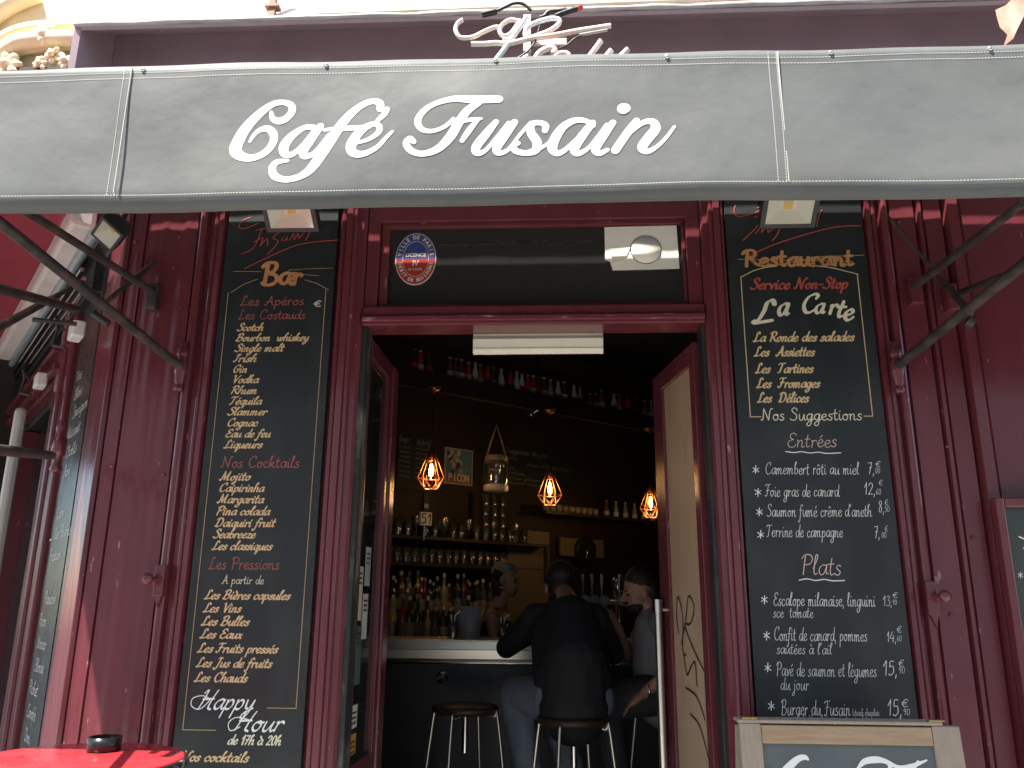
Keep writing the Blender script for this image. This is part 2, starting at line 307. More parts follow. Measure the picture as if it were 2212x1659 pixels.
def write(parent, m, s, O, ux, x0, z0, x1, cap, style='brush', lift=0.0015, nrm=Vector((0, -1, 0))):
    """lettering from x0 to x1 along ux starting at plane origin O; heights in metres"""
    sl, nb, jit = STY[style]; st, adv = text_strokes(s, sl, jit); sx = (x1-x0)/adv; sz = cap/98.0; mb = MB()
    nrm = Vector(nrm); g = (abs(sx*sz))**0.5
    fn = lambda a, b, l: Vector(O)+Vector(ux)*a+Vector((0, 0, b))+nrm*(lift+l*2.5e-5)
    for P in st:
        q = spl(P, 5); q2 = [Vector((x0+p.x*sx, z0+p.y*sz)) for p in q]
        ribbon(mb, q2, lambda t, i, n: nb(t, i, n)*g, fn)
    return obj('lettering', mb, m, parent)
def line(parent, m, pts, O, ux, wd, name='border_line', lift=0.0015, nrm=(0, -1, 0), smooth=False):
    nrm = Vector(nrm); fn = lambda a, b, l: Vector(O)+Vector(ux)*a+Vector((0, 0, b))+nrm*(lift+l*2.5e-5)
    q = [Vector(p) for p in pts]; q = spl(q, 6) if smooth else q; mb = MB()
    if smooth: ribbon(mb, q, lambda t, i, n: wd, fn)
    else:
        for a, b in zip(q[:-1], q[1:]): ribbon(mb, [a, b], lambda t, i, n: wd, fn)
    return obj(name, mb, m, parent)

# ================================================================== SETTING
def struct(name, mb, m): return obj(name, mb, m, None, 0, 'structure')
struct('pavement', MB().box(-14, 14, -4.2, 0.0, -0.1, 0.0), M_pave)
struct('road', MB().box(-60, 60, -60, 60, -0.3, -0.12), M_road)
struct('opposite_pavement', MB().box(-30, 30, -13.0, -10.2, -0.119, 0.0), M_pave)
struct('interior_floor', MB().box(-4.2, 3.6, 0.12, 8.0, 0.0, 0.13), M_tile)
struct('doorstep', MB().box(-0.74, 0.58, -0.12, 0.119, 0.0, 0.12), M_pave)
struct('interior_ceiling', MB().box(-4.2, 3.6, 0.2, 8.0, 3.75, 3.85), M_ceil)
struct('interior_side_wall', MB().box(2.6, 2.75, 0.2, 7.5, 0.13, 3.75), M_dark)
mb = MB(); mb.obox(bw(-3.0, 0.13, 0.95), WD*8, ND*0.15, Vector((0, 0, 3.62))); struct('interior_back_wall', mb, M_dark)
# opposite buildings across the street (seen only in reflections)
ob = thing('opposite_building', 'pale stone apartment building across the street behind the viewer', 'building', (0, -13.5, 0))
obj('wall', MB().box(-26, 26, -20, -13, 0, 12.5), M_wstone, ob)
M_win = mat('dark_window_glass', (0.03, 0.035, 0.04), 0.1)
for k in range(12):
    for fl in range(3):
        x = -23.5+k*4.2; z = 3.9+fl*3.0
        obj('window', MB().box(x, x+1.3, -13.0, -12.97, z, z+2.0), M_win, ob)

# ================================================================== CAFE FACADE
fc = thing('cafe_facade', 'maroon painted cafe shopfront with glossy wooden pilasters and fascia', 'building')
# core behind everything
obj('wall', MB().box(-1.70, -0.76, 0.012, 0.2, 0, 3.30).box(0.60, 3.4, 0.012, 0.2, 0, 3.30), M_red, fc)
def profile(name, xs, z0, z1, m=M_red, back=0.011):
    """vertical moulding: xs = [(x, y)...] front profile left to right"""
    poly = [(xs[0][0], back, z0)]+[(x, y, z0) for x, y in xs]+[(xs[-1][0], back, z0)]
    mb = MB(); mb.ext(poly, (0, 0, z1-z0)); return obj(name, mb, m, fc)
def arc(x0, x1, y, d, n=7): return [(x0+(x1-x0)*(0.5-0.5*math.cos(math.pi*k/n)), y-d*math.sin(math.pi*k/n)) for k in range(n+1)]
ZT = 3.30
for a, b, d in ((-1.698, -1.640, -0.008), (-1.6375, -1.425, -0.010)):
    profile('pilaster_board', [(a, 0.004)]+[(a+0.004+(b-a-0.008)*k/26, d+0.0016*math.sin((b-a)*k/26*60)+0.0008*math.sin((b-a)*k/26*140)) for k in range(27)]+[(b, 0.004)], 0.0, ZT)
profile('pilaster_moulding', [(-1.424, 0.0)]+arc(-1.420, -1.388, -0.012, 0.018)+[(-1.384, 0.004), (-1.365, 0.004)]+arc(-1.362, -1.342, -0.01, 0.008)+[(-1.338, -0.022), (-1.318, -0.026), (-1.308, 0.0)], 0, ZT)
profile('pilaster_moulding', [(-0.848, -0.004)]+arc(-0.842, -0.822, -0.014, 0.006)+[(-0.818, -0.030), (-0.795, -0.030)]+arc(-0.79, -0.775, -0.022, 0.006)+[(-0.770, -0.008), (-0.752, -0.006), (-0.742, 0.008)], 0, ZT)
profile('pilaster_moulding', [(0.575, 0.008), (0.583, -0.006), (0.600, -0.008)]+arc(0.604, 0.618, -0.022, 0.006)+[(0.622, -0.030), (0.645, -0.030)]+arc(0.648, 0.662, -0.014, 0.006)+[(0.666, 0.0)], 0, ZT)
profile('pilaster_moulding', [(1.196, 0.0), (1.204, -0.026), (1.222, -0.022)]+arc(1.226, 1.244, -0.01, 0.008)+[(1.247, 0.004), (1.256, 0.004)]+arc(1.260, 1.290, -0.012, 0.018)+[(1.294, 0.0)], 0, ZT)
for a, b, d in ((1.296, 1.396, -0.010), (1.398, 1.422, -0.018), (1.424, 1.498, -0.008)):
    profile('pilaster_board', [(a, 0.005), (a+0.006, d), (b-0.006, d-0.002), (b, 0.005)], 0.0, ZT)
for a, b, d in ((1.502, 1.56, -0.030), (1.564, 1.86, 0.0), (1.864, 2.2, -0.01), (2.204, 2.6, 0.0)):
    profile('wall_panel', [(a, 0.008), (a+0.01, d), (b-0.01, d), (b, 0.008)], 0.0, ZT)
# door case and transom
obj('door_jamb', MB().box(-0.760, -0.722, 0.014, 0.11, 0.0, 2.50), M_jamb, fc, 0.004)
obj('door_jamb', MB().box(0.560, 0.599, 0.014, 0.11, 0.0, 2.50), M_jamb2, fc, 0.004)
tr = obj('transom_rail', MB().box(-0.741, 0.574, -0.004, 0.12, 2.500, 2.578), M_red, fc, 0.006)
obj('transom_lip', MB().box(-0.739, 0.572, -0.020, -0.0045, 2.512, 2.534), M_worn, fc, 0.004)
obj('transom_stile', MB().box(-0.741, -0.690, 0.012, 0.12, 2.579, 2.945), M_red, fc, 0.004)
obj('transom_stile', MB().box(0.520, 0.574, 0.012, 0.12, 2.579, 2.945), M_red, fc, 0.004)
obj('transom_head', MB().box(-0.741, 0.574, 0.012, 0.12, 2.946, 3.30), M_red, fc, 0.004)
obj('transom_bead', MB().box(-0.689, 0.519, 0.030, 0.06, 2.579, 2.60).box(-0.689, -0.655, 0.03, 0.06, 2.601, 2.927).box(0.505, 0.519, 0.03, 0.06, 2.601, 2.927).box(-0.689, 0.519, 0.03, 0.06, 2.928, 2.945), M_red, fc, 0.003)
obj('transom_pane', MB().box(-0.654, 0.504, 0.050, 0.054, 2.601, 2.927), G_pane, fc)
M_goldrefl = mat('painted_gold_reflection', (0.02, 0.02, 0.02), 0.5, col2=(0.40, 0.28, 0.12), scale=26, stretch=(0.6, 2, 2), c2pos=(0.52, 0.56))
obj('reflection_bar', MB().box(-0.60, 0.20, 0.065, 0.09, 2.868, 2.880), M_goldrefl, fc)  # broken gold reflection in the transom, painted as flecks on a thin bar
# fascia box above the awning
LX = -1.93
obj('fascia_panel', MB().box(-1.861, 3.4, -0.06, 0.0, 3.31, 4.05), M_red2, fc)
obj('fascia_soffit', MB().ext([(-1.862, -0.061, 3.99), (-1.862, -0.061, 3.80), (-1.862, -0.29, 3.645), (-1.862, -0.30, 3.655), (-1.862, -0.29, 3.675)], (5.262, 0, 0)), M_red2, fc)
obj('fascia_cheek', MB().add([(-1.89, 0, 3.31), (-1.885, -0.30, 3.38), (-1.885, -0.30, 3.67), (-1.89, 0, 4.0), (-1.863, 0, 3.31), (-1.863, -0.29, 3.38), (-1.863, -0.29, 3.665), (-1.863, 0, 4.0)], [(0,1,2,3),(7,6,5,4),(0,4,5,1),(1,5,6,2),(2,6,7,3),(3,7,4,0)]), M_red2, fc)
pts = [(-1.885+k*0.12, -0.300+0.0015*math.sin(k*1.3), 3.664+0.0016*math.sin(k*2.1)+0.0003*k) for k in range(45)]
obj('zinc_flashing', MB().tube(pts, [0.0105+0.002*math.sin(k*2.7) for k in range(45)], 8), M_zinc, fc)
obj('cable_conduit', MB().tube([(-0.92, -0.27, 3.705), (0.1, -0.27, 3.715), (1.45, -0.27, 3.735)], 0.010, 6), mat('cream_conduit', (0.6, 0.56, 0.42), 0.4), fc)
obj('upper_wall', MB().box(LX, 3.4, -0.02, 0.3, 4.051, 9.0), M_wstone, fc)
p = at(590, 30, -0.30)
obj('wall_bracket', MB().box(-1.115, -1.09, -0.29, -0.27, 3.68, 3.95).box(-1.13, -1.075, -0.297, -0.26, 3.73, 3.742), mat('rusty_bracket', (0.30, 0.17, 0.10), 0.6), fc)
obj('peeling_patch', MB().ext([tuple(at(x, y, -0.303)) for x, y in ((2150, 22), (2172, 12), (2190, -6), (2212, -4), (2214, 30), (2196, 66), (2188, 84), (2168, 100), (2176, 76), (2160, 60), (2154, 40))], (0, -0.002, 0)), mat('peeled_salmon_paint', (0.62, 0.27, 0.19), 0.7, col2=(0.72, 0.45, 0.35), scale=9), fc)
# latch knobs on the pilasters
for x, z in ((-1.404, 1.54), (1.272, 1.50)):
    mb = MB(); mb.box(x-0.018, x+0.018, -0.048, -0.026, z-0.06, z+0.05); mb.lathe((x-0.012*(1 if x < 0 else -1), -0.046, z), [(0.009, 0), (0.008, 0.02), (0.02, 0.03), (0.022, 0.042), (0.012, 0.055), (0.0, 0.058)], 12, (-0.4 if x < 0 else 0.4, -1, 0))
    mb.ext([(x-0.012, -0.047, z-0.06), (x+0.014, -0.047, z-0.06), (x+0.004, -0.047, z-0.10)], (0, 0.02, 0)); obj('shutter_latch', mb, M_red, fc, 0.003)
for x, z in ((-1.68, 2.86), (-1.50, 2.88), (-1.65, 1.95), (-1.45, 1.92), (1.33, 2.90), (1.40, 2.02), (1.34, 1.44), (1.45, 1.7)):
    obj('screw_plug', MB().lathe((x, -0.014, z), [(0.007, 0), (0.006, 0.004), (0, 0.005)], 8, (0, -1, 0)), M_worn, fc)
# stone front of the house on the left
sb = thing('stone_house_front', 'sunlit yellow limestone wall with carved arch moulding and scrolls at top left', 'building', (-4.5, 0.3, 3.4))
obj('wall', MB().box(-9, LX-0.04, 0.28, 0.6, 3.42, 9.0), M_stone, sb)
def arch(y0, pts, r, n=8, m=M_stone, name='arch_moulding'):
    q = spl([(at(x, y, y0).x, at(x, y, y0).z) for x, y in pts], 6); obj(name, MB().tube([(a.x, y0, a.y) for a in q], r, n), m, sb)
arch(0.24, [(-60, 175), (-20, 110), (20, 76), (80, 60), (180, 57)], 0.030)
arch(0.22, [(-60, 205), (-20, 140), (20, 104), (70, 88), (180, 84)], 0.042)
arch(0.25, [(-40, 200), (0, 142), (40, 116), (90, 106), (180, 102)], 0.018)
arch(0.24, [(-40, 60), (-10, 30), (30, 5), (80, -15)], 0.045)
def leafcluster(px, py, s, seed):
    rnd = random.Random(seed); mb = MB(); c = at(px, py, 0.2)
    for k in range(7):
        a = k*0.9+rnd.random()*0.3; d = s*(0.35+0.35*rnd.random())
        mb.ell((c.x+d*math.cos(a), 0.215-0.02*rnd.random(), c.z+d*math.sin(a)), (s*0.42, s*0.3, s*0.28), 8, 6, Euler((0, -a, 0)))
    mb.ell((c.x, 0.19, c.z), (s*0.35, s*0.35, s*0.35), 8, 6); obj('carved_leaf', mb, M_stone, sb)
leafcluster(95, 75, 0.07, 1); leafcluster(112, 118, 0.045, 2); leafcluster(12, 140, 0.08, 3); leafcluster(140, 132, 0.05, 4); leafcluster(85, 138, 0.04, 5)
# ================================================================== SIDE WALL (around the corner)
sd = thing('side_shopfront', 'maroon shopfront wing receding to the left around the corner with dark window', 'building', C0)
def sbox(name, s0, s1, z0, z1, o0, o1, m, bevel=0): 
    mb = MB(); mb.obox(sw(s0, z0, o0), U*(s1-s0), N*(o1-o0), Vector((0, 0, z1-z0))); return obj(name, mb, m, sd, bevel)
sbox('wall', 0.02, 1.10, 0, 3.4, -0.15, 0.0, M_red)
sbox('corner_board', 0.003, 0.30, 0, 3.3, 0.001, 0.022, M_red, 0.004)
sbox('moulding', 0.80, 0.90, 0, 2.9, 0.001, 0.045, M_red, 0.012)
sbox('moulding', 0.93, 1.05, 0, 2.9, 0.001, 0.06, M_red, 0.015)
sbox('window_pane', 1.12, 2.25, 0.7, 2.45, -0.06, -0.05, mat('dark_side_glass', (0.012, 0.014, 0.015), 0.05))
sbox('wall', 1.10, 6.0, 2.46, 3.4, -0.15, -0.001, M_black)
sbox('wall', 1.10, 6.0, 0.0, 0.69, -0.15, -0.001, M_red)
sbox('window_stile', 2.26, 2.6, 0.7, 2.455, -0.10, 0.03, M_red, 0.006)
sbox('window_stile', 1.101, 1.119, 0.7, 2.455, -0.10, 0.02, M_red)
sbox('wall', 2.61, 6.0, 0.691, 2.459, -0.15, 0.0, M_red)
for k, (z, o, m) in enumerate(((2.50, 0.05, M_red), (2.545, 0.08, M_red), (2.59, 0.05, M_red), (2.63, 0.09, M_red), (2.68, 0.05, M_red))):
    sbox('lintel_moulding', 1.0, 5.0, z, z+0.034, 0.001, o, m, 0.004)
for k, z in enumerate((2.80, 2.84, 2.88)):
    sbox('shutter_guide', 0.5, 5.2, z, z+0.018, 0.06+0.012*k, 0.075+0.012*k, M_chrome)
sbox('shutter_box', 0.42, 5.2, 2.78, 3.05, 0.002, 0.055, M_black)
sbox('downpipe', 1.78, 1.84, 0.0, 2.5, 0.07, 0.13, mat('grey_downpipe', (0.5, 0.5, 0.47), 0.4), 0.025)
for s0, z0 in ((0.32, 2.53), (1.2, 2.50)):
    t = thing('wall_socket_box', 'white junction box on the side wall, %s' % ('upper one near the arm crossing' if s0 < 1 else 'lower one at the red lintel'), 'electrical box', sw(s0, z0, 0.05), 'white boxes on the side wall')
    mb = MB(); mb.obox(sw(s0, z0, 0.07), U*0.11, N*0.05, Vector((0, 0, 0.07))); obj('box', mb, mat('white_plastic', (0.8, 0.8, 0.76), 0.4), t, 0.008)
    obj('cable', MB().tube([sw(s0+0.02, z0+0.02, 0.145), sw(s0+0.06, z0+0.09, 0.18), sw(s0+0.12, z0+0.05, 0.16), sw(s0+0.1, z0-0.03, 0.17), sw(s0+0.03, z0-0.05, 0.13)], 0.006, 6), M_black, t)
# side chalk menu board
sc = thing('side_menu_board', 'tall narrow chalk menu board on the side wall left of the corner pilaster', 'menu board', sw(0.55, 0.4, 0.0))
mb = MB(); mb.obox(sw(0.34, 0.35, 0.001), U*0.42, N*0.018, Vector((0, 0, 2.6))); obj('panel', mb, mat('glossy_chalkboard', (0.035, 0.045, 0.04), 0.25, rvar=0.08), sc)
yl = 2.42
for i, t in enumerate(['Vins', 'Blanc', 'Sauvignon', 'Muscadet', 'Chablis', 'Rosé', '', 'Cidre', 'Les Bières', 'Pression', '', 'Panaché', 'Picon', 'Monaco', 'Blonde', 'Pichet', 'Carafe', 'Demi', '', 'Les Rosés', 'Pichet', 'Verre']):
    z = yl-i*0.088
    if t: write(sc, M_chalk, t, sw(0.75, 0, 0.0195), -U, 0.05+0.03*(i % 3), z, 0.05+0.03*(i % 3)+0.034*len(t), 0.05, 'chalk', nrm=N)
for z in (1.72, 0.86): line(sc, M_chalk, [(0.0, z), (0.06, z)], sw(0.75, 0, 0.0195), -U, 0.003, nrm=N)
# side awning
sa = thing('side_awning', 'dark red cloth awning with white cassette over the side wall at left', 'awning', sw(2.5, 3.0, 0.2))
mb = MB(); mb.quad(sw(0.1, 3.10, 0.2), sw(6, 3.10, 0.2), sw(6, 2.72, 1.5), sw(0.1, 2.72, 1.5)); o = obj('cloth', mb, M_fabred, sa); sol = o.modifiers.new('t', 'SOLIDIFY'); sol.thickness = 0.004
mb = MB(); mb.obox(sw(0.25, 2.985, 0.10), U*5.6, N*0.10, Vector((0, 0, 0.12))); obj('cassette', mb, mat('pinkish_white_enamel', (0.66, 0.58, 0.56), 0.35), sa, 0.02)
mb = MB(); mb.tube([sw(0.25, 2.965, 0.10), sw(5.8, 2.965, 0.10)], 0.022, 8); obj('roller_tube', mb, mat('bluish_aluminium', (0.45, 0.52, 0.55), 0.35, 0.6), sa)
def bar3(par, a, b, r, n=8, name='arm'): return obj(name, MB().tube([a, b], r, n), M_iron, par)
bar3(sa, at(-60, 608, -1.0), at(165, 668, -0.25), 0.016)
bar3(sa, at(-40, 728, -0.9), at(112, 645, -0.25), 0.013)
bar3(sa, at(112, 645, -0.25), at(176, 608, -0.1), 0.010)
bar3(sa, at(-40, 968, -1.0), at(112, 984, -0.05), 0.016)
bar3(sa, at(70, 690, -0.2), at(165, 700, -0.1), 0.009)
mb = MB(); p = at(128, 965, 0.1); mb.lathe((p.x, p.y, p.z-0.1), [(0.018, 0), (0.024, 0.01), (0.016, 0.03), (0.016, 0.06), (0.026, 0.07), (0.026, 0.13), (0.016, 0.14), (0.022, 0.17), (0.018, 0.2), (0, 0.21)], 12); obj('hinge_post', mb, M_red, sa)
# ================================================================== MAIN AWNING
aw = thing('cafe_awning', 'charcoal grey canvas awning with white script lettering over the cafe door', 'awning', (0, -1.0, 2.48))
AX0, AX1 = -2.25, 3.0
def wobv(x, z): return 0.006*math.sin(x*2.3+z*4)+0.0035*math.sin(x*6.1-z*9)+0.0012*math.sin(x*15+z*12)
def wfade(x, z): return max(0.0, min(1.0, (zt(x)-z)/0.15+0.15))
def zt(x): return 2.943+0.0022*math.sin(x*5.1)+0.0016*math.sin(x*13.7+1)
prof = [(0.0, None)]+[(0.0, 2.925-0.0185*k) for k in range(21)]+[(0.001, 2.540), (0.003, 2.528), (0.008, 2.515), (0.015, 2.506), (0.025, 2.501), (0.035, 2.503), (0.043, 2.512), (0.047, 2.528), (0.048, 2.55)]
nx = 220; vs = []; fs = []
for i in range(nx+1):
    x = AX0+(AX1-AX0)*i/nx
    for j, (dy, z) in enumerate(prof):
        zz = zt(x) if z is None else z+0.0015*math.sin(x*3.3+j)
        wob = wobv(x, zz)*wfade(x, zz)
        vs.append((x, -1.0+dy+wob, zz))
m_ = len(prof)
for i in range(nx):
    for j in range(m_-1): fs.append((i*m_+j, i*m_+j+1, (i+1)*m_+j+1, (i+1)*m_+j))
o = obj('valance', MB().add(vs, fs, True), M_canvas, aw); sol = o.modifiers.new('t', 'SOLIDIFY'); sol.thickness = 0.003; sol.offset = -1
mb = MB(); mb.quad((AX0, -0.985, 2.935), (AX1, -0.985, 2.935), (AX1, -0.153, 3.26), (AX0, -0.153, 3.26))
o = obj('roof_cloth', mb, M_canvas, aw); sol = o.modifiers.new('t', 'SOLIDIFY'); sol.thickness = 0.004; sol.offset = -1
obj('front_bar', MB().tube([(AX0, -0.962, 2.56), (AX1, -0.962, 2.56)], 0.02, 10), M_black, aw)
obj('roof_bar', MB().tube([(AX0, -0.965, 2.915), (AX1, -0.965, 2.915)], 0.015, 8), M_black, aw)
def vy(x, z): return -1.0+wobv(x, z)*wfade(x, z)
mb = MB()
def dash(x0, z0, x1, z1, off=0.0):
    n_ = max(1, int(math.hypot(x1-x0, z1-z0)/0.0082))
    for k in range(n_):
        a = k/n_; b = (k+0.66)/n_; xa, za, xb, zb = x0+(x1-x0)*a, z0+(z1-z0)*a, x0+(x1-x0)*b, z0+(z1-z0)*b
        wv = 0.0009; hx, hz = (0, wv) if abs(x1-x0) > abs(z1-z0) else (wv, 0); ya = vy(xa, za)-0.0011; yb = vy(xb, zb)-0.0011
        mb.quad((xa-hx, ya, za-hz), (xb-hx, yb, zb-hz), (xb+hx, yb, zb+hz), (xa+hx, ya, za+hz))
for k in range(40):
    xa = AX0+k*0.13; xb = xa+0.13
    for zz in (2.922, 2.904): dash(xa, zz+zt(xa)-2.943+0.001*math.sin(xa*7), xb, zz+zt(xb)-2.943+0.001*math.sin(xb*7))
    dash(xa, 2.538+0.001*math.sin(xa*4), xb, 2.538+0.001*math.sin(xb*4))
for xs in (-1.228, -1.207, 0.592, 0.614): dash(xs, 2.54, xs+0.003, 2.94)
obj('stitching', mb, M_thread, aw, kind='stuff')
obj('seam_edge', MB().box(-1.203, -1.2015, -1.0065, -1.000, 2.54, 2.935), M_thread, aw); obj('seam_edge', MB().box(0.619, 0.6205, -1.0065, -1.000, 2.54, 2.935), M_thread, aw)
for px in (314, 706, 1071, 1441, 1796, 2142):
    x = at(px, 125, -1.0).x
    rv = obj('rivet', MB().lathe((x, vy(x, 2.931)+0.0005, 2.931), [(0.0065, 0), (0.0065, 0.004), (0.004, 0.0065), (0, 0.007)], 10, (0, -1, 0)), M_chrome, aw)
for px in (500, 1250, 1980): 
    pass
# big script lettering, drawn stroke by stroke
def T1(x, y): return x/2.955, y/2.955
def T2(x, y): return 729.9+x/2.955, y/2.955
def big(strokes, T):
    out = []
    for st in strokes:
        P = []
        for x, y, wd in st:
            q = at(*T(x, y), -1.0); P.append((q.x, q.z, wd/2.955/2*2.15/FOC))
        out.append(P)
    return out
F1 = [[(1728,712,26),(1738,750,40),(1775,768,50),(1825,752,52),(1862,710,52),(1858,672,48),(1810,652,40),(1740,662,46),(1650,722,62),(1560,815,76),(1505,915,84),(1500,960,84),(1540,992,66),(1610,1000,50),(1690,965,50),(1738,905,54),(1742,850,56),(1705,815,50),(1650,825,36),(1612,860,26),(1590,895,20)],
      [(2000,812,40),(1940,815,40),(1860,865,58),(1810,930,70),(1820,980,56),(1870,978,40),(1940,915,32),(2010,825,26)],
      [(2046,808,50),(1985,888,64),(1935,962,66),(1950,996,48),(2005,978,36),(2060,915,28),(2100,860,22)]]
F1 += [[(2430,700,52),(2425,662,50),(2370,652,44),(2290,690,50),(2200,775,66),(2080,945,78),(1990,1070,66),(1910,1125,48),(1820,1143,44),(1752,1120,54),(1735,1070,52),(1765,1030,42),(1835,1022,22)],
       [(2072,832,24),(2160,824,32),(2260,822,38),(2362,815,30)]]
F2 = [[(125,918,24),(200,895,30),(262,850,40),(262,808,40),(215,800,40),(140,850,62),(88,930,72),(100,980,60),(165,988,44),(250,948,34),(310,885,28),(350,846,20)],
      [(315,704,40),(298,735,42),(262,770,32),(236,795,18)],
      [(1032,646,52),(960,648,58),(860,650,58),(740,646,46),(620,676,38),(545,725,44),(512,785,48),(540,835,38),(610,845,30),(690,815,30),(740,770,26)],
      [(905,668,44),(830,720,58),(770,800,64),(720,880,66),(640,955,54),(545,986,42),(470,968,46),(438,922,46),(462,893,44),(486,912,36)],
      [(735,800,20),(800,785,28),(860,776,30),(918,770,18)],
      [(890,782,30),(838,845,42),(795,905,34)],
      [(905,775,20),(870,800,20)],
      [(1010,790,40),(950,862,58),(884,945,62),(892,982,46),(945,965,30),(1010,890,24),(1090,792,24)],
      [(1128,790,48),(1070,868,60),(1015,950,60),(1030,982,40),(1090,960,28),(1160,870,24),(1232,790,26)],
      [(1322,838,42),(1326,808,46),(1290,790,38),(1240,800,44),(1232,850,56),(1270,910,62),(1262,962,56),(1200,982,40),(1135,968,44),(1122,935,44),(1150,920,34)],
      [(1262,965,28),(1320,935,24),(1360,900,22)],
      [(1632,806,30),(1580,776,36),(1510,774,44),(1440,812,54),(1390,880,66),(1368,945,66),(1398,982,44),(1450,960,34),(1530,885,28),(1612,806,30)],
      [(1625,790,48),(1560,870,60),(1510,950,62),(1530,982,44),(1590,955,28),(1650,885,22),(1715,800,26)],
      [(1755,788,44),(1695,868,60),(1645,950,60),(1668,982,42),(1720,960,28)],
      [(1805,702,44),(1832,694,66),(1838,698,62)],
      [(1905,778,48),(1850,850,56),(1770,965,56)],
      [(1800,930,22),(1870,850,26),(1950,788,36),(2010,785,52),(2025,830,66),(1975,895,66),(1940,950,62),(1975,975,42),(2035,945,28),(2095,885,24),(2146,815,20)]]
mb = MB()
for P in big(F1, T1)+big(F2, T2):
    q = spl([(a, b) for a, b, c in P], 7); wv = spl([(c, 0) for a, b, c in P], 7)
    ribbon(mb, q, [max(0.001, v.x) for v in wv], lambda a, b, l: Vector((a, vy(a, b)-0.0010-l*2.0e-5, b)))
c = at(*T2(1820, 700), -1.0)
vs = [(c.x, vy(c.x, c.z)-0.0018, c.z)]+[(c.x+0.0165*math.cos(k*math.pi/10), vy(c.x, c.z)-0.0018, c.z+0.0165*math.sin(k*math.pi/10)) for k in range(20)]
mb.add(vs, [(0, k+1, (k+1) % 20+1) for k in range(20)])
obj('lettering', mb, M_white, aw)
# awning arms and hinges
hx = ((-1.415, 2.33), (1.245, 2.31))
bar3(aw, (-1.415, -0.06, 2.325), (-1.60, -0.94, 2.52), 0.017)
bar3(aw, at(335, 632, -0.03), at(30, 440, -0.94), 0.014)
bar3(aw, at(216, 663, -0.22), at(335, 566, -0.03), 0.010, name='arm_brace')
bar3(aw, at(200, 676, -0.42), at(235, 700, -0.40), 0.013, name='arm_brace')
bar3(aw, (1.245, -0.06, 2.31), tuple(at(2330, 476, -0.93)), 0.017)
bar3(aw, at(1972, 622, -0.03), at(2212, 436, -0.94), 0.013)
bar3(aw, at(2055, 640, -0.03), at(2260, 560, -0.8), 0.013)
bar3(aw, at(2036, 606, -0.10), at(2096, 676, -0.38), 0.012, name='arm_brace')
bar3(aw, at(1905, 452, -0.01), at(2036, 606, -0.10), 0.006, name='arm_brace')
bar3(aw, at(2088, 692, -0.42), at(2102, 700, -0.42), 0.02, name='arm_brace')
for x, z in hx:
    obj('hinge_post', MB().lathe((x, -0.045, z-0.10), [(0.014, 0), (0.02, 0.012), (0.013, 0.022), (0.018, 0.034), (0.02, 0.06), (0.024, 0.07), (0.024, 0.115), (0.016, 0.125), (0.022, 0.14), (0.022, 0.165), (0.012, 0.172), (0.02, 0.19), (0, 0.2)], 14), M_red, aw)
for px, py in ((335, 640), (1972, 628), (2050, 642)):
    p = at(px, py, -0.02); obj('arm_plate', MB().box(p.x-0.02, p.x+0.02, -0.05, -0.012, p.z-0.06, p.z+0.045), M_iron if px < 1000 else M_red, aw, 0.004)
# ================================================================== NEON SIGN
ne = thing('neon_sign', 'pale orange neon tube script sign on the fascia above the awning', 'neon sign', (0, -0.33, 3.5))
def TN(x, y, Y=-0.40): return at((1020+x/4.424)/1.0687, (y/4.424)/1.0687, Y)
def neon(pts, r=0.0085, m=M_neon, name='tube', Y=-0.40, k=5):
    q = spl([(p[0], p[1]) for p in pts], k); q = [TN(a.x, a.y, Y) for a in q]; return obj(name, MB().tube(q, r, 8), m, ne)
neon([(215,205),(165,235),(140,300),(170,370),(230,390),(330,375),(430,325),(540,280),(600,285)])
neon([(770,215),(700,205),(620,250),(590,320),(630,370),(700,345),(760,270),(800,205),(745,330),(690,400),(620,400)])
neon([(870,175),(760,330),(640,500),(555,610)], 0.010, M_white)
neon([(300,450),(430,450),(560,440),(640,450),(760,430),(900,395),(1100,370),(1400,315),(1725,265)], 0.010)
neon([(870,400),(850,340),(880,275),(980,225),(1110,190),(1195,200),(1190,250),(1100,315),(960,370),(870,400)], 0.009, M_white)
neon([(955,600),(1000,540),(1090,495),(1150,505),(1140,550)], 0.012); neon([(1150,590),(1200,550),(1270,545),(1300,570)], 0.010); neon([(1490,600),(1560,510),(1625,420)], 0.011)
neon([(1660,600),(1730,515)], 0.011); neon([(1800,600),(1900,505)], 0.011); neon([(820,610),(880,575)], 0.010)
neon([(410,150),(480,130),(560,110),(640,75),(730,35),(830,40),(910,105)], 0.006, M_black, 'cable'); neon([(410,150),(560,115)], 0.012, M_black, 'tube_sleeve')
neon([(1000,185),(1050,165),(1090,125),(1200,112),(1275,100)], 0.009, M_black, 'tube_sleeve'); neon([(1160,165),(1250,130),(1420,75)], 0.010, M_black, 'tube_sleeve')
neon([(1400,60),(1420,75),(1380,90)], 0.010, mat('red_tube_end', (0.6, 0.06, 0.05), 0.4), 'tube_end')
neon([(1200,495),(1290,450),(1400,370),(1690,305)], 0.003, M_black, 'cable'); neon([(780,590),(880,520),(960,410),(1000,260)], 0.004, M_black, 'cable')
neon([(1405,358),(1690,305)], 0.006, M_zinc, 'support_rail')
a = TN(865, 130, -0.36); b = TN(870, 600, -0.36); obj('bracket', MB().box(a.x-0.012, a.x+0.016, -0.352, -0.342, b.z-0.1, a.z), M_zinc, ne)
a = TN(930, 405, -0.34); b = TN(1275, 460, -0.34); obj('bracket', MB().box(a.x, b.x, -0.345, -0.335, b.z, a.z), M_zinc, ne)
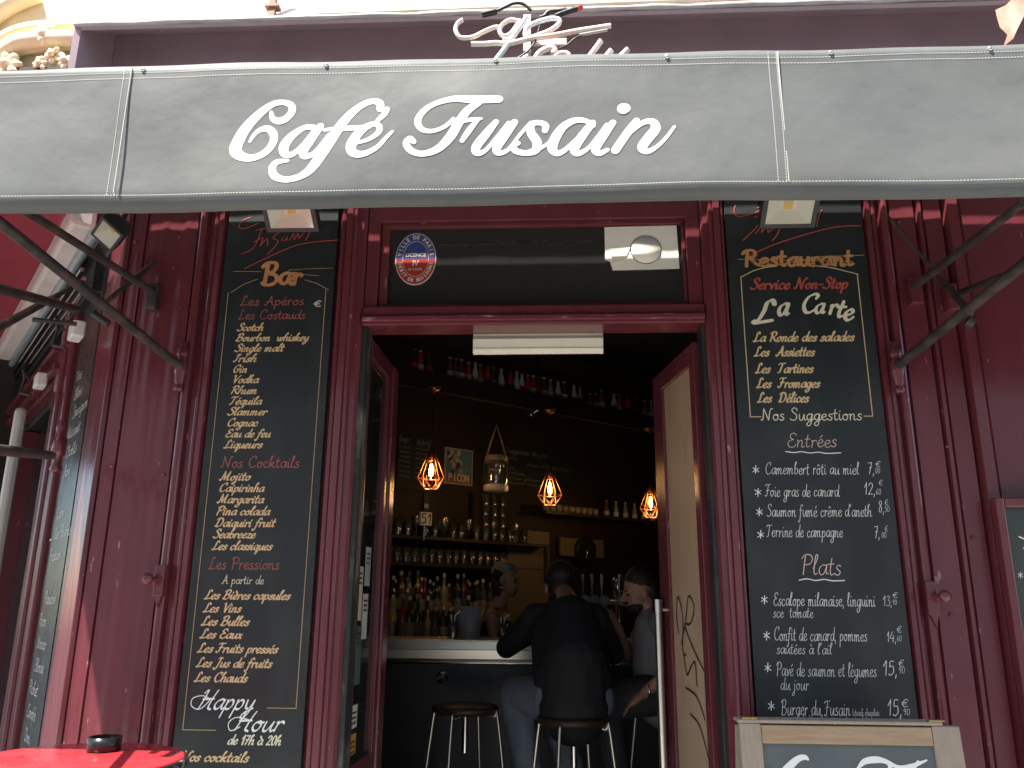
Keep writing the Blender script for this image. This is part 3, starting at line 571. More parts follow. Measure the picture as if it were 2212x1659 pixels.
# ================================================================== MENU BOARDS
def za(x, y): return (380+x/2.5146)/1.0687, (440+y/2.5146)/1.0687
def zb(x, y): return (380+x/2.2938)/1.0687, (1050+y/2.2938)/1.0687
def zc(x, y): return (1640+x/3.0552)/1.0687, (460+y/3.0552)/1.0687
def zd(x, y): return (1640+x/3.0552)/1.0687, (950+y/3.0552)/1.0687
def ze(x, y): return (1640+x/3.0552)/1.0687, (1300+y/3.0552)/1.0687
YB = -0.020
def L2(T, x, y, Y=YB): p = at(*T(x, y), Y); return p.x, p.z
def wr(par, m, T, s, x0, y0, x1, cap, style='brush'):
    a = L2(T, x0, y0); b = L2(T, x1, y0); write(par, m, s, (0, YB, 0), (1, 0, 0), a[0], a[1], b[0], cap, style)
def ln(par, m, T, pts, wd, smooth=False): line(par, m, [L2(T, *p) for p in pts], (0, YB, 0), (1, 0, 0), wd, smooth=smooth)
mbd = thing('bar_menu_board', 'tall black drinks menu board headed Bar, left of the cafe door', 'menu board', (-1.075, 0, 0.5))
obj('panel', MB().box(-1.302, -0.856, -0.020, 0.004, 0.45, 3.15), M_slate, mbd, 0.002)
wr(mbd, M_rprint, za, 'Les Apéros', 440, 668, 808, 0.040, 'mono'); wr(mbd, M_rprint, za, 'Les Costauds', 428, 748, 815, 0.038, 'mono'); wr(mbd, M_crpr, za, '€', 866, 675, 908, 0.026, 'mono')
for s, x0, y0, x1 in (('Scotch',422,815,568),('Bourbon  whiskey',414,875,830),('Single malt',408,935,686),('Irish',400,995,528),('Gin',394,1057,475),('Vodka',390,1117,540),('Rhum',382,1180,533),('Téquila',374,1242,558),('Slammer',366,1304,588),('Cognac',360,1368,535),('Eau de feu',352,1432,610),('Liqueurs',345,1495,562)):
    wr(mbd, M_gold, za, s, x0, y0, x1, 0.030)
wr(mbd, M_rprint, za, 'Nos Cocktails', 328, 1608, 780, 0.042, 'mono')
for s, x0, y0, x1 in (('Mojito',292,135,450),('Caipirinha',286,195,522),('Margarita',280,255,520),('Pina colada',272,318,552),('Daiquiri fruit',266,380,580),('Seabreeze',258,440,476),('Les classiques',252,502,565),('Les Bières capsules',212,763,660),('Les Vins',205,832,400),('Les Bulles',195,902,443),('Les Eaux',188,970,408),('Les Fruits pressés',175,1045,595),('Les Jus de fruits',168,1122,563),('Les Chauds',158,1200,433),('Nos cocktails',80,1620,440)):
    wr(mbd, M_gold, zb, s, x0, y0, x1, 0.031)
wr(mbd, M_rprint, zb, 'Les Pressions', 235, 605, 607, 0.042, 'mono'); wr(mbd, M_crpr, zb, 'A partir de', 303, 683, 525, 0.030, 'mono')
wr(mbd, M_chalk, zb, 'Happy', 170, 1345, 462, 0.062, 'swash'); wr(mbd, M_chalk, zb, 'Hour', 360, 1460, 612, 0.062, 'swash'); wr(mbd, M_crpr, zb, 'de 17h à 20h', 332, 1532, 612, 0.030)
ln(mbd, M_chalk, zb, [(240,1290),(200,1275),(150,1290),(145,1330),(190,1345),(250,1290)], 0.0016, True); ln(mbd, M_chalk, zb, [(440,1400),(380,1390),(340,1420),(350,1460),(400,1440)], 0.0016, True)
ln(mbd, M_goldl, za, [(540,515),(460,545),(388,592)], 0.0013); ln(mbd, M_goldl, za, [(815,520),(885,540),(952,578)], 0.0013)
p0, p1 = L2(za, 388, 592), L2(zb, 80, 1455); xl = (p0[0]+p1[0])/2; q0, q1 = L2(za, 952, 578), L2(zb, 682, 1342); xr = (q0[0]+q1[0])/2
for pts in ([(xl, p0[1]), (xl, p1[1]), (xl+0.115, p1[1])], [(xr, q0[1]), (xr, q1[1]), (xr-0.10, q1[1])]): line(mbd, M_goldl, pts, (0, YB, 0), (1, 0, 0), 0.0013)
ln(mbd, M_goldl, za, [(400,470),(560,472)], 0.001); ln(mbd, M_goldl, za, [(720,463),(830,455),(975,450)], 0.001); ln(mbd, M_goldl, za, [(800,487),(895,495)], 0.001)
wr(mbd, M_orange, za, 'Bar', 562, 545, 795, 0.088, 'fat')
for x, y in ((600,530),(622,512),(632,528),(700,515),(738,498),(742,525)):
    q = L2(za, x, y); obj('print_dot', MB().lathe((q[0], YB-0.0030, q[1]), [(0.0035, 0), (0, 0.0002)], 10, (0, -1, 0)), M_slate, mbd)
def scr(par, T, strokes, wd, m=M_rscr):
    for st in strokes: line(par, m, [L2(T, *p) for p in st], (0, YB, 0), (1, 0, 0), wd, 'brush_stroke', smooth=True)
scr(mbd, za, [[(500,155),(455,175),(432,212),(470,220),(545,190)],[(530,232),(590,218)],[(565,225),(520,330),(450,368)],[(520,300),(570,275),(555,325)],[(555,325),(595,280),(598,320)],[(672,240),(630,275),(660,300),(600,370)],[(690,270),(680,290),(705,285),(712,265),(710,290)],[(725,290),(750,250),(750,285)],[(755,285),(775,250),(780,280)],[(785,275),(820,235),(862,200),(820,290)],[(465,455),(640,370),(800,310),(1005,288)]], 0.0018)
mrd = thing('restaurant_menu_board', 'tall black food menu board headed Restaurant, right of the cafe door', 'menu board', (0.93, 0, 0.5))
obj('panel', MB().box(0.668, 1.192, -0.020, 0.004, 0.45, 3.15), M_slate, mrd, 0.002)
scr(mrd, zc, [[(175,45),(165,85),(190,122),(270,110),(400,60)],[(330,60),(370,50),(350,95),(410,55),(395,90)],[(310,128),(365,118)],[(360,110),(330,190),(228,292)],[(320,240),(365,190),(360,235)],[(365,230),(410,185),(405,235),(450,200)],[(490,200),(470,250),(435,295)],[(785,75),(760,130),(750,190)],[(270,400),(480,310),(740,230),(900,195),(1055,188)]], 0.0021)
wr(mrd, M_orange, zc, 'Restaurant', 235, 474, 1005, 0.066, 'fat')
ln(mrd, M_goldl, zc, [(190,425),(600,432),(1000,440)], 0.0012); ln(mrd, M_goldl, zc, [(450,470),(760,405),(1083,395)], 0.0012)
for k in range(12):
    q = L2(zc, 300+k*60, 445+(k*37) % 22); obj('print_dot', MB().lathe((q[0], YB-0.0030, q[1]), [(0.003, 0), (0, 0.0002)], 8, (0, -1, 0)), M_slate, mrd)
wr(mrd, M_rscr, zc, 'Service Non-Stop', 283, 636, 965, 0.044)
for s, x0, y0, x1, cp in (('L',300,872,430,0.088),('a',468,820,540,0.088),('C',632,802,735,0.074),('a',730,806,795,0.072),('r',830,808,885,0.070),('t',880,830,935,0.070),('e',935,852,1000,0.080)): wr(mrd, M_crpr, zc, s, x0, y0, x1, cp)
for s, x0, y0, x1 in (('La Ronde des salades',303,1005,1008),('Les  Assiettes',310,1108,730),('Les  Tartines',318,1226,720),('Les  Fromages',325,1330,767),('Les  Délices',332,1433,688)): wr(mrd, M_gold, zc, s, x0, y0, x1, 0.037)
wr(mrd, M_crpr, zc, 'Nos Suggestions', 357, 1560, 1068, 0.045, 'mono')
ln(mrd, M_gold, zc, [(220,548),(320,500),(450,470)], 0.0016, True); ln(mrd, M_gold, zc, [(650,462),(840,482),(1040,530)], 0.0016, True)
p0, p1 = L2(zc, 220, 548), L2(zc, 275, 1535); xl = (p0[0]+p1[0])/2; q0, q1 = L2(zc, 1040, 530), L2(zc, 1138, 1530); xr = (q0[0]+q1[0])/2
for pts in ([(xl, p0[1]), (xl, p1[1]), (xl+0.038, p1[1])], [(xr, q0[1]), (xr, q1[1]), (xr-0.03, q1[1])]): line(mrd, M_gold, pts, (0, YB, 0), (1, 0, 0), 0.0016)
def chk(T, s, x0, y0, x1, cap=0.050, st='chalk', m=M_chalk): wr(mrd, m, T, s, x0, y0, x1, cap, st)
chk(zd, 'Entrées', 540, 252, 888, 0.052, m=M_pinkch); chk(zd, 'Plats', 640, 1150, 920, 0.066, m=M_pinkch)
ln(mrd, M_chalk, zd, [(530,283),(590,290),(640,284),(700,293),(760,288),(820,296),(918,292)], 0.0017, True); ln(mrd, M_chalk, zd, [(625,1190),(680,1180),(740,1192),(800,1184),(860,1194),(943,1192)], 0.0017, True)
for T, x, y in ((zd,318,410),(zd,332,568),(zd,343,708),(zd,352,870),(ze,380,262),(ze,396,512),(ze,404,740),(ze,428,1010)): chk(T, '*', x-24, y+28, x+24, 0.068)
for s, x0, y0, x1 in (('Camembert rôti au miel',385,443,1045),('7,',1110,440,1155),('Foie gras de canard',385,600,905),('12,',1082,585,1165),("Saumon fumé crême d'aneth",398,740,1135),('8,',1185,712,1225),('Terrine de campagne',395,885,932),('7,',1155,892,1195)): chk(zd, s, x0, y0, x1, 0.043)
for s, x0, y0, x1 in (('€',1162,390,1196),('00',1162,437,1196),('€',1185,522,1213),('60',1166,585,1202),('€',1228,662,1252),('50',1228,708,1262),('€',1228,847,1250),('00',1206,892,1240)): chk(zd, s, x0, y0, x1, 0.021)
for s, x0, y0, x1, c_ in (('Escalope milanaise, linguini',442,300,1160,0.044),('13,',1215,300,1280,0.034),('sce  tomate',442,382,722,0.036),('Confit de canard, pommes',447,545,1103,0.044),('14,',1242,555,1310,0.034),("sautées à l'aïl",465,638,855,0.036),('Pavé de saumon et légumes',465,795,1170,0.045),('15,',1217,792,1318,0.048),('du jour',492,892,692,0.040),('Burger du Fusain',498,1070,985,0.047),('(steack charolais',1002,1075,1190,0.022),('cheddar salade oignons tomates frites)',640,1128,1140,0.026),('15,',1247,1072,1350,0.050)): chk(ze, s, x0, y0, x1, c_)
for s, x0, y0, x1, c_ in (('€',1282,246,1318,0.020),('90',1282,295,1314,0.018),('€',1312,490,1346,0.022),('60',1314,550,1348,0.018),('€',1325,732,1362,0.024),('90',1325,777,1370,0.020),('€',1345,1016,1392,0.026),('90',1357,1070,1406,0.020)): chk(ze, s, x0, y0, x1, c_)
# blackboard at the right edge
rb = thing('side_chalkboard', 'maroon framed slate chalkboard with white handwriting hung at the right edge', 'chalkboard', (1.8, -0.05, 1.2))
obj('slate', MB().box(1.535, 2.15, -0.062, -0.05, 0.9, 1.795), M_chalkb, rb)
for a in ((1.505, 1.5345, -0.085, -0.045, 0.87, 1.83), (2.151, 2.18, -0.085, -0.045, 0.87, 1.83)): obj('frame_rail', MB().box(*a), M_red, rb, 0.005)
for a in ((1.535, 2.15, -0.085, -0.045, 1.796, 1.83), (1.535, 2.15, -0.085, -0.045, 0.87, 0.899)): obj('frame_rail', MB().box(*a), M_red, rb, 0.005)
for s, x, z, x1, c_ in (('Salades', 1.575, 1.69, 1.95, 0.085), ('~', 1.585, 1.655, 1.7, 0.06), ('*', 1.552, 1.56, 1.57, 0.05), ('Chèvre', 1.575, 1.55, 1.85, 0.06), ('*', 1.556, 1.44, 1.575, 0.05), ('Tomates', 1.580, 1.44, 1.9, 0.055), ('*', 1.56, 1.33, 1.58, 0.05), ('Avocat', 1.6, 1.32, 1.9, 0.06)):
    write(rb, M_chalk, s, (0, -0.0625, 0), (1, 0, 0), x, z, x1, c_, 'chalk')
# ================================================================== FLOODLIGHTS
def flood(c, aim, rollv, s, label):
    """box floodlight, square mouth facing aim"""
    c = Vector(c); z = Vector(aim).normalized(); x = Vector(rollv); x = (x-z*x.dot(z)).normalized(); y = z.cross(x)
    t = thing('floodlight', label, 'floodlight', c, 'floodlights under the awning'); hw, hh = s
    P = lambda a, b, d: c+x*a+y*b+z*d
    mb = MB()
    o_ = [(-hw, -hh), (hw, -hh), (hw, hh), (-hw, hh)]; i_ = [(-hw*.82, -hh*.78), (hw*.82, -hh*.78), (hw*.82, hh*.78), (-hw*.82, hh*.78)]
    vs = [P(a, b, 0) for a, b in o_]+[P(a, b, 0) for a, b in i_]+[P(a, b, -0.045) for a, b in o_]+[P(a*.6, b*.6, -0.075) for a, b in o_]
    fs = []
    for k in range(4):
        j = (k+1) % 4; fs += [(k, j, 4+j, 4+k), (k, 8+k, 8+j, j), (8+k, 12+k, 12+j, 8+j)]
    fs.append((15, 14, 13, 12)); mb.add(vs, fs); obj('housing', mb, M_black, t, 0.002)
    mb = MB(); b_ = [(-hw*.3, -hh*.25), (hw*.3, -hh*.25), (hw*.3, hh*.25), (-hw*.3, hh*.25)]
    vs = [P(a, b, -0.002) for a, b in i_]+[P(a, b, -0.035) for a, b in b_]
    mb.add(vs, [(k, (k+1) % 4, 4+(k+1) % 4, 4+k) for k in range(4)]+[(4, 5, 6, 7)]); obj('reflector', mb, M_refl, t)
    mb = MB(); mb.obox(P(-hw*.16, -hh*.2, -0.0345), x*hw*.32, y*hh*.4, z*0.003); obj('led_chip', mb, M_led, t)
    mb = MB(); mb.quad(*[P(a, b, 0.0) for a, b in i_]); obj('front_glass', mb, G_front, t)
    mb = MB(); back = P(0, 0, -0.06); mb.tube([P(-hw-0.006, 0, -0.03), P(-hw-0.006, hh*0.2, -0.12), P(hw+0.006, hh*0.2, -0.12), P(hw+0.006, 0, -0.03)], 0.006, 6); obj('bracket', mb, M_black, t)
    return t
flood((-0.965, -0.28, 2.838), (0, -0.62, -0.80), (1, 0, 0), (0.098, 0.075), 'black floodlight with silver reflector above the bar menu board')
flood((0.842, -0.28, 2.825), (0, -0.62, -0.80), (1, 0, 0), (0.098, 0.075), 'black floodlight with silver reflector above the restaurant menu board')
c = atp(230, 508, C0+N*0.12, N); flood(c, N*0.62+Vector((0.1, 0, -0.8)), U*-1, (0.085, 0.05), 'black floodlight tilted on the side wall at the far left')
# licence plaque
lp = thing('licence_plaque', 'oval blue and red enamel licence plaque on the transom glass', 'plaque', (-0.55, 0.045, 2.8))
oc = (-0.550, 2.797); orx, orz = 0.082, 0.112
def oval(rx, rz, y0, y1, half=None, n=40):
    rng = range(n) if half is None else (range(0, n//2+1) if half == 'up' else range(n//2, n+1))
    return MB().ext([(oc[0]+rx*math.cos(2*math.pi*k/n), y0, oc[1]+rz*math.sin(2*math.pi*k/n)) for k in rng], (0, y1-y0, 0))
M_en = {k: mat('enamel_'+k, v, 0.3, var=0.05) for k, v in (('blue', (0.04, 0.06, 0.20)), ('red', (0.32, 0.035, 0.03)), ('cream', (0.66, 0.60, 0.52)))}
obj('rim', oval(orx, orz, 0.0495, 0.047), M_en['cream'], lp)
obj('upper_field', oval(orx*.965, orz*.965, 0.0468, 0.0455, 'up'), M_en['blue'], lp); obj('lower_field', oval(orx*.965, orz*.965, 0.0468, 0.0455, 'dn'), M_en['red'], lp)
mb = MB(); mb.tube([(oc[0]+0.052*math.cos(a), 0.0452, oc[1]+0.076*math.sin(a)) for a in [2*math.pi*k/36 for k in range(36)]], 0.0010, 4, closed=True); obj('inner_ring', mb, M_en['cream'], lp)
def btext(par, s, c, size, m, rot=0, Y=0.0445, bold=0.0, sx=1.0):
    cu = bpy.data.curves.new('lettering', 'FONT'); cu.body = s; cu.size = size; cu.align_x = 'CENTER'; cu.align_y = 'CENTER'; cu.extrude = 0.0003; cu.offset = bold; cu.resolution_u = 2
    tmp = bpy.data.objects.new('tmp', cu); COL.objects.link(tmp); dg = bpy.context.evaluated_depsgraph_get(); me = bpy.data.meshes.new_from_object(tmp.evaluated_get(dg)); bpy.data.objects.remove(tmp)
    Mx = Matrix.Translation(Vector(c)-root_loc(par)) @ Matrix.Rotation(-rot, 4, 'Y') @ Matrix.Rotation(R(90), 4, 'X') @ Matrix.Diagonal((sx, 1, 1, 1))
    me.transform(Mx); me.materials.clear(); me.materials.append(m); o = bpy.data.objects.new('lettering', me); COL.objects.link(o); o.parent = par; return o
btext(lp, 'LICENCE', (oc[0], 0.0448, oc[1]+0.016), 0.021, M_en['cream'], bold=0.0006); btext(lp, 'IV', (oc[0], 0.0448, oc[1]-0.020), 0.030, M_en['cream'], bold=0.0010); btext(lp, 'N°10376', (oc[0], 0.0448, oc[1]-0.046), 0.015, M_en['cream'])
def around(s, a0, a1, flip=False, size=0.022):
    for i, ch in enumerate(s):
        if ch == ' ': continue
        a = R(a0+(a1-a0)*i/(len(s)-1)); x, z = oc[0]+0.0655*math.cos(a), oc[1]+0.0925*math.sin(a)
        tx, tz = -0.0655*math.sin(a), 0.0925*math.cos(a); ang = math.atan2(-tz, -tx) if not flip else math.atan2(tz, tx)
        btext(lp, ch, (x, 0.0448, z), size, M_en['cream'], ang, bold=0.0008, sx=0.9)
around('VILLE DE PARIS', 168, 12); around('DEBIT DE BOISSONS', 193, 347, True, 0.020)
# broken vent panel behind the transom glass
vp = thing('vent_panel', 'white square vent panel with round disc and cracked corner in the transom', 'vent', (0.35, 0.1, 2.85))
M_vent = mat('white_vent_plastic', (0.80, 0.77, 0.68), 0.45, var=0.05)
pl = [(0.215, 2.862), (0.475, 2.866), (0.484, 2.70), (0.262, 2.694), (0.258, 2.715), (0.232, 2.74)]
obj('plate', MB().ext([(x*1.0, 0.043, z) for x, z in ((0.205, 2.922), (0.490, 2.925), (0.494, 2.742), (0.234, 2.738), (0.224, 2.775), (0.205, 2.785))], (0, 0.006, 0)), M_vent, vp)
obj('disc', MB().lathe((0.366, 0.0425, 2.822), [(0.058, 0), (0.057, 0.005), (0, 0.0055)], 28, (0, -1, 0)), M_vent, vp)
obj('disc_gap', MB().tube([(0.366+0.060*math.cos(2*math.pi*k/28), 0.0428, 2.822+0.060*math.sin(2*math.pi*k/28)) for k in range(28)], 0.0015, 4, closed=True), M_black, vp)
for k in range(5): obj('broken_louvre', MB().ext([(0.22+0.004*k, 0.0415-0.0008*k, 2.83-0.014*k), (0.305-0.006*k, 0.0395, 2.833-0.013*k), (0.302-0.006*k, 0.0395, 2.822-0.013*k), (0.222+0.004*k, 0.0415-0.0008*k, 2.818-0.014*k)], (0, 0.003, 0)), M_vent, vp)
# air curtain
ac = thing('air_curtain', 'cream metal air curtain heater mounted over the open doorway', 'heater', (-0.06, 0.2, 2.42))
obj('casing', MB().ext([(-0.322, 0.145, 2.560), (-0.322, 0.150, 2.50), (-0.322, 0.140, 2.497), (-0.322, 0.143, 2.438), (-0.322, 0.160, 2.428), (-0.322, 0.34, 2.52), (-0.322, 0.34, 2.56)], (0.518, 0, 0)), M_cream, ac, 0.003)
obj('seam_strip', MB().box(-0.3215, 0.1955, 0.139, 0.1415, 2.488, 2.494), mat('grey_seam', (0.3, 0.27, 0.2), 0.5), ac)
obj('rib', MB().box(-0.3205, 0.1945, 0.1375, 0.145, 2.535, 2.540).box(-0.3205, 0.1945, 0.138, 0.147, 2.444, 2.449), M_cream, ac, 0.001)
for k in range(14): obj('grille_blade', MB().box(-0.19+k*0.027, -0.168+k*0.027, 0.158, 0.168, 2.428, 2.434), M_chrome, ac)
for x in (-0.312, -0.285, 0.158, 0.186): obj('screw', MB().lathe((x, 0.149, 2.513), [(0.0028, 0), (0, 0.004)], 8, (0, -1, 0)), M_black, ac)
# ================================================================== DOOR LEAVES
def leaf(label, h, f, z1, side):
    """door leaf from hinge h to free end f"""
    h = Vector((*h, 0)); f = Vector((*f, 0)); d = f-h; wl = d.length; d.normalize(); n = Vector((d.y, -d.x, 0)); t = thing('door_leaf', label, 'door', h+Vector((0, 0, 0.13)))
    def bx(name, a, b, z0, zz, o0, o1, m, bev=0.003): mb = MB(); mb.obox(h+d*a+n*o0+Vector((0, 0, z0)), d*(b-a), n*(o1-o0), Vector((0, 0, zz-z0))); return obj(name, mb, m, t, bev)
    return t, bx, d, n, wl, h
t, bx, d, n, wl, h = leaf('open right door leaf with beige panel and black scrawl', (0.560, 0.115), (0.466, 0.66), 2.46, 1)
bx('stile', 0.0, 0.055, 0.14, 2.46, -0.02, 0.02, M_red); bx('stile', wl-0.13, wl, 0.14, 2.46, -0.02, 0.02, M_red); bx('rail', 0.056, wl-0.131, 2.38, 2.46, -0.02, 0.02, M_red); bx('rail', 0.056, wl-0.131, 0.14, 0.5, -0.02, 0.02, M_red)
pn = bx('panel', 0.056, wl-0.131, 0.501, 2.379, -0.008, 0.008, M_beige, 0)
sgn = -1 if n.x > 0 else 1
for st in ([(0.30,0.06),(0.32,0.13),(0.29,0.20),(0.24,0.12),(0.26,0.0),(0.22,-0.02)], [(0.27,0.02),(0.20,0.12),(0.16,0.20),(0.10,0.16),(0.15,0.10),(0.22,0.09),(0.12,0.0),(0.03,-0.06)], [(0.25,-0.02),(0.22,-0.09),(0.17,-0.06),(0.12,-0.04),(0.11,-0.12)], [(0.24,-0.14),(0.12,-0.16),(0.04,-0.23)], [(0.20,-0.23),(0.10,-0.26),(0.02,-0.36)]):
    q = spl([(a, b) for a, b in st], 6); mb = MB()
    ribbon(mb, q, lambda tt, i, m__: 0.0042, lambda a, b, l: h+d*(0.056+a)+n*(sgn*(0.0095+l*2e-5))+Vector((0, 0, 1.30+b))); obj('scrawl_stroke', mb, mat('black_marker', (0.015, 0.015, 0.015), 0.5), t)
mb = MB(); hp = h+d*(wl-0.06)+n*(sgn*0.05); mb.tube([hp+Vector((0, 0, 0.75)), hp+Vector((0, 0, 1.475))], 0.0165, 14); obj('handle', mb, M_handle, t)
mb = MB(); mb.tube([hp+Vector((0, 0, 1.44)), hp+Vector((0, 0, 1.49))], 0.0205, 14); mb.tube([hp+Vector((0, 0, 1.45)), h+d*(wl-0.06)+Vector((0, 0, 1.45))], 0.009, 8); obj('handle_mount', mb, M_chrome, t)
t, bx, d, n, wl, h = leaf('open left door leaf covered in stickers, inside the doorway', (-0.748, 0.115), (-0.738, 0.64), 2.46, -1)
bx('stile', 0.0, 0.03, 0.14, 2.497, -0.02, 0.02, M_red); bx('stile', wl-0.16, wl-0.10, 0.14, 2.497, -0.02, 0.02, M_red); bx('stile', wl-0.099, wl, 0.14, 2.497, -0.02, 0.028, M_red, 0.01); bx('rail', 0.031, wl-0.161, 2.42, 2.497, -0.02, 0.02, M_red); bx('rail', 0.031, wl-0.161, 0.14, 0.9, -0.02, 0.02, M_red)
bx('glass_panel', 0.031, wl-0.161, 0.901, 2.419, -0.003, 0.003, G_pane, 0)
sg2 = 1 if n.x > 0 else -1
for k, (a, b, z0, z1_, cc) in enumerate(((0.05, 0.14, 1.40, 1.60, (0.55, 0.45, 0.33)), (0.16, 0.24, 1.33, 1.50, (0.5, 0.52, 0.5)), (0.05, 0.17, 1.17, 1.38, (0.06, 0.12, 0.09)), (0.17, 0.25, 1.53, 1.68, (0.35, 0.38, 0.4)), (0.05, 0.16, 1.02, 1.10, (0.55, 0.52, 0.45)), (0.05, 0.16, 0.93, 1.0, (0.55, 0.28, 0.05)))):
    st = bx('sticker', a, b, z0, z1_, sg2*0.0035, sg2*0.0045, mat('sticker_colour_%d' % k, cc, 0.5), 0)
    for j in range(3): bx('sticker_text_bar', a+0.01, b-0.015, z1_-0.03-0.018*j, z1_-0.022-0.018*j, sg2*0.0047, sg2*0.005, M_black, 0)

# ================================================================== INTERIOR
# high shelf beam
hs = thing('high_shelf', 'long dark wooden shelf beam hung under the ceiling carrying bottles', 'shelf', bw(1, 3.05, 0))
mb = MB(); mb.obox(bw(-1.6, 3.02, -0.03), WD*5, ND*0.05, Vector((0, 0, 0.14))); obj('front_board', mb, M_wood, hs)
mb = MB(); mb.obox(bw(-1.6, 3.13, 0.021), WD*5, ND*0.25, Vector((0, 0, 0.03))); obj('shelf_board', mb, M_wood, hs)
for s_ in (-0.3, 1.2, 2.7): mb = MB(); mb.obox(bw(s_, 3.161, 0.24), WD*0.03, ND*0.03, Vector((0, 0, 0.589))); obj('hanger', mb, M_wood, hs)
BC = {'red': (0.42, 0.03, 0.03), 'silver': (0.50, 0.52, 0.54), 'white': (0.62, 0.60, 0.55), 'dark': (0.06, 0.05, 0.055), 'brown': (0.16, 0.05, 0.03), 'cream': (0.55, 0.50, 0.36), 'grey': (0.22, 0.24, 0.25)}
def capsule_bottle(c, h_, col, band, r=None, spirit=False):
    r = r or h_*0.17
    if spirit:
        a = MB().lathe((0, 0, 0), [(r*.94, 0), (r, h_*.03), (r, h_*.56), (r*.85, h_*.63), (r*.36, h_*.72), (r*.33, h_*.93)], 12); b = MB().lathe((0, 0, 0), [(r*.38, h_*.90), (r*.38, h_*.99), (r*.3, h_)], 10)
        return a, b, MB().lathe((0, 0, 0), [(r*1.012, h_*.14), (r*1.012, h_*.42)], 12, caps=False)
    pr = [(r*.92, 0), (r, h_*.04), (r*.96, h_*.3), (r*.88, h_*.45), (r*.8, h_*.55), (r*.45, h_*.76), (r*.40, h_*.92)]
    cap = [(r*.46, h_*.92), (r*.46, h_*.985), (r*.35, h_)]
    a = MB().lathe((0, 0, 0), pr, 12); b = MB().lathe((0, 0, 0), cap, 12); l_ = MB().lathe((0, 0, 0), [(r*1.01, h_*.10), (r*.985, h_*.34)], 12, caps=False); return a, b, l_
m_cache = {}
SC = {'green': (0.02, 0.035, 0.018), 'amber': (0.09, 0.04, 0.012), 'clear': (0.10, 0.11, 0.11), 'yellow': (0.42, 0.32, 0.05), 'blue': (0.02, 0.03, 0.06), 'black': (0.012, 0.012, 0.013), 'dark': (0.02, 0.018, 0.018), 'red': (0.14, 0.015, 0.015), 'white': (0.28, 0.27, 0.25)}
def bottle(label, loc, h_, colname, bandname, group, fat=1.0, gl=False):
    key = (round(h_, 3), colname, bandname, fat)
    if key not in m_cache:
        a, b, l_ = capsule_bottle(None, h_, None, None, h_*0.17*fat, fat < 0.9)
        m = mat('spirit_'+colname, SC.get(colname, (0.03, 0.03, 0.03)), 0.07, var=0.1, scale=40, spec=0.8) if fat < 0.9 else mat('bottle_'+colname, BC.get(colname, GC.get(colname, (0.1, 0.1, 0.1))), 0.22, var=0.1, scale=40)
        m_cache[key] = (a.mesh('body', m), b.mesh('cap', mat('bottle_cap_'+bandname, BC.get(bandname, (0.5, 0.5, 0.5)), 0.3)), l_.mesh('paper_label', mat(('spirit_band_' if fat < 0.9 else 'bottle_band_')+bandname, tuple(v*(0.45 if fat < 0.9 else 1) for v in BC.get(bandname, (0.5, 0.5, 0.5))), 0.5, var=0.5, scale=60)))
    t = thing('bottle', label, 'bottle', loc, group)
    for nm, me in zip(('body', 'cap', 'paper_label'), m_cache[key]):
        o = bpy.data.objects.new(nm, me); COL.objects.link(o); o.parent = t
    return t
GC = {'green': (0.03, 0.07, 0.03), 'amber': (0.20, 0.08, 0.02), 'clear': (0.30, 0.32, 0.32), 'yellow': (0.55, 0.42, 0.06), 'blue': (0.05, 0.10, 0.22), 'black': (0.02, 0.02, 0.022)}
cnt = {}
for x, cn, bn in ((355,'dark','red'),(395,'red','white'),(447,'dark','red'),(580,'brown','white'),(615,'dark','grey'),(650,'brown','white'),(700,'red','silver'),(740,'white','cream'),(778,'red','white'),(818,'red','dark'),(860,'dark','grey'),(903,'silver','white'),(960,'red','dark'),(997,'silver','white'),(1033,'silver','red'),(1068,'red','grey'),(1105,'red','white'),(1140,'brown','red'),(1172,'brown','white'),(1215,'grey','silver'),(1258,'cream','grey'),(1295,'dark','white'),(1357,'white','red'),(1395,'grey','dark'),(1460,'brown','white'),(1492,'brown','white'),(1525,'red','white'),(1603,'white','grey'),(1632,'red','white'),(1690,'red','dark'),(1718,'brown','dark'),(1745,'dark','red'),(1793,'red','silver'),(1828,'grey','white')):
    px = (820+x/2.6976)/1.0687; s_, _ = bwp(px, 830, 0.07); k = cnt.get(cn, 0); cnt[cn] = k+1
    sc_ = 0.75 if cn == 'brown' and bn == 'white' and x > 1400 else 1.0
    bottle('%s %s metal bottle from the left on the high shelf under the ceiling' % (ORD[k], {'dark': 'dark', 'brown': 'brownish', 'grey': 'dull grey'}.get(cn, cn)), bw(s_, 3.1605, 0.05+0.02*random.random()), (0.17+0.012*random.random())*sc_, cn, bn, 'small bottles along the high shelf')
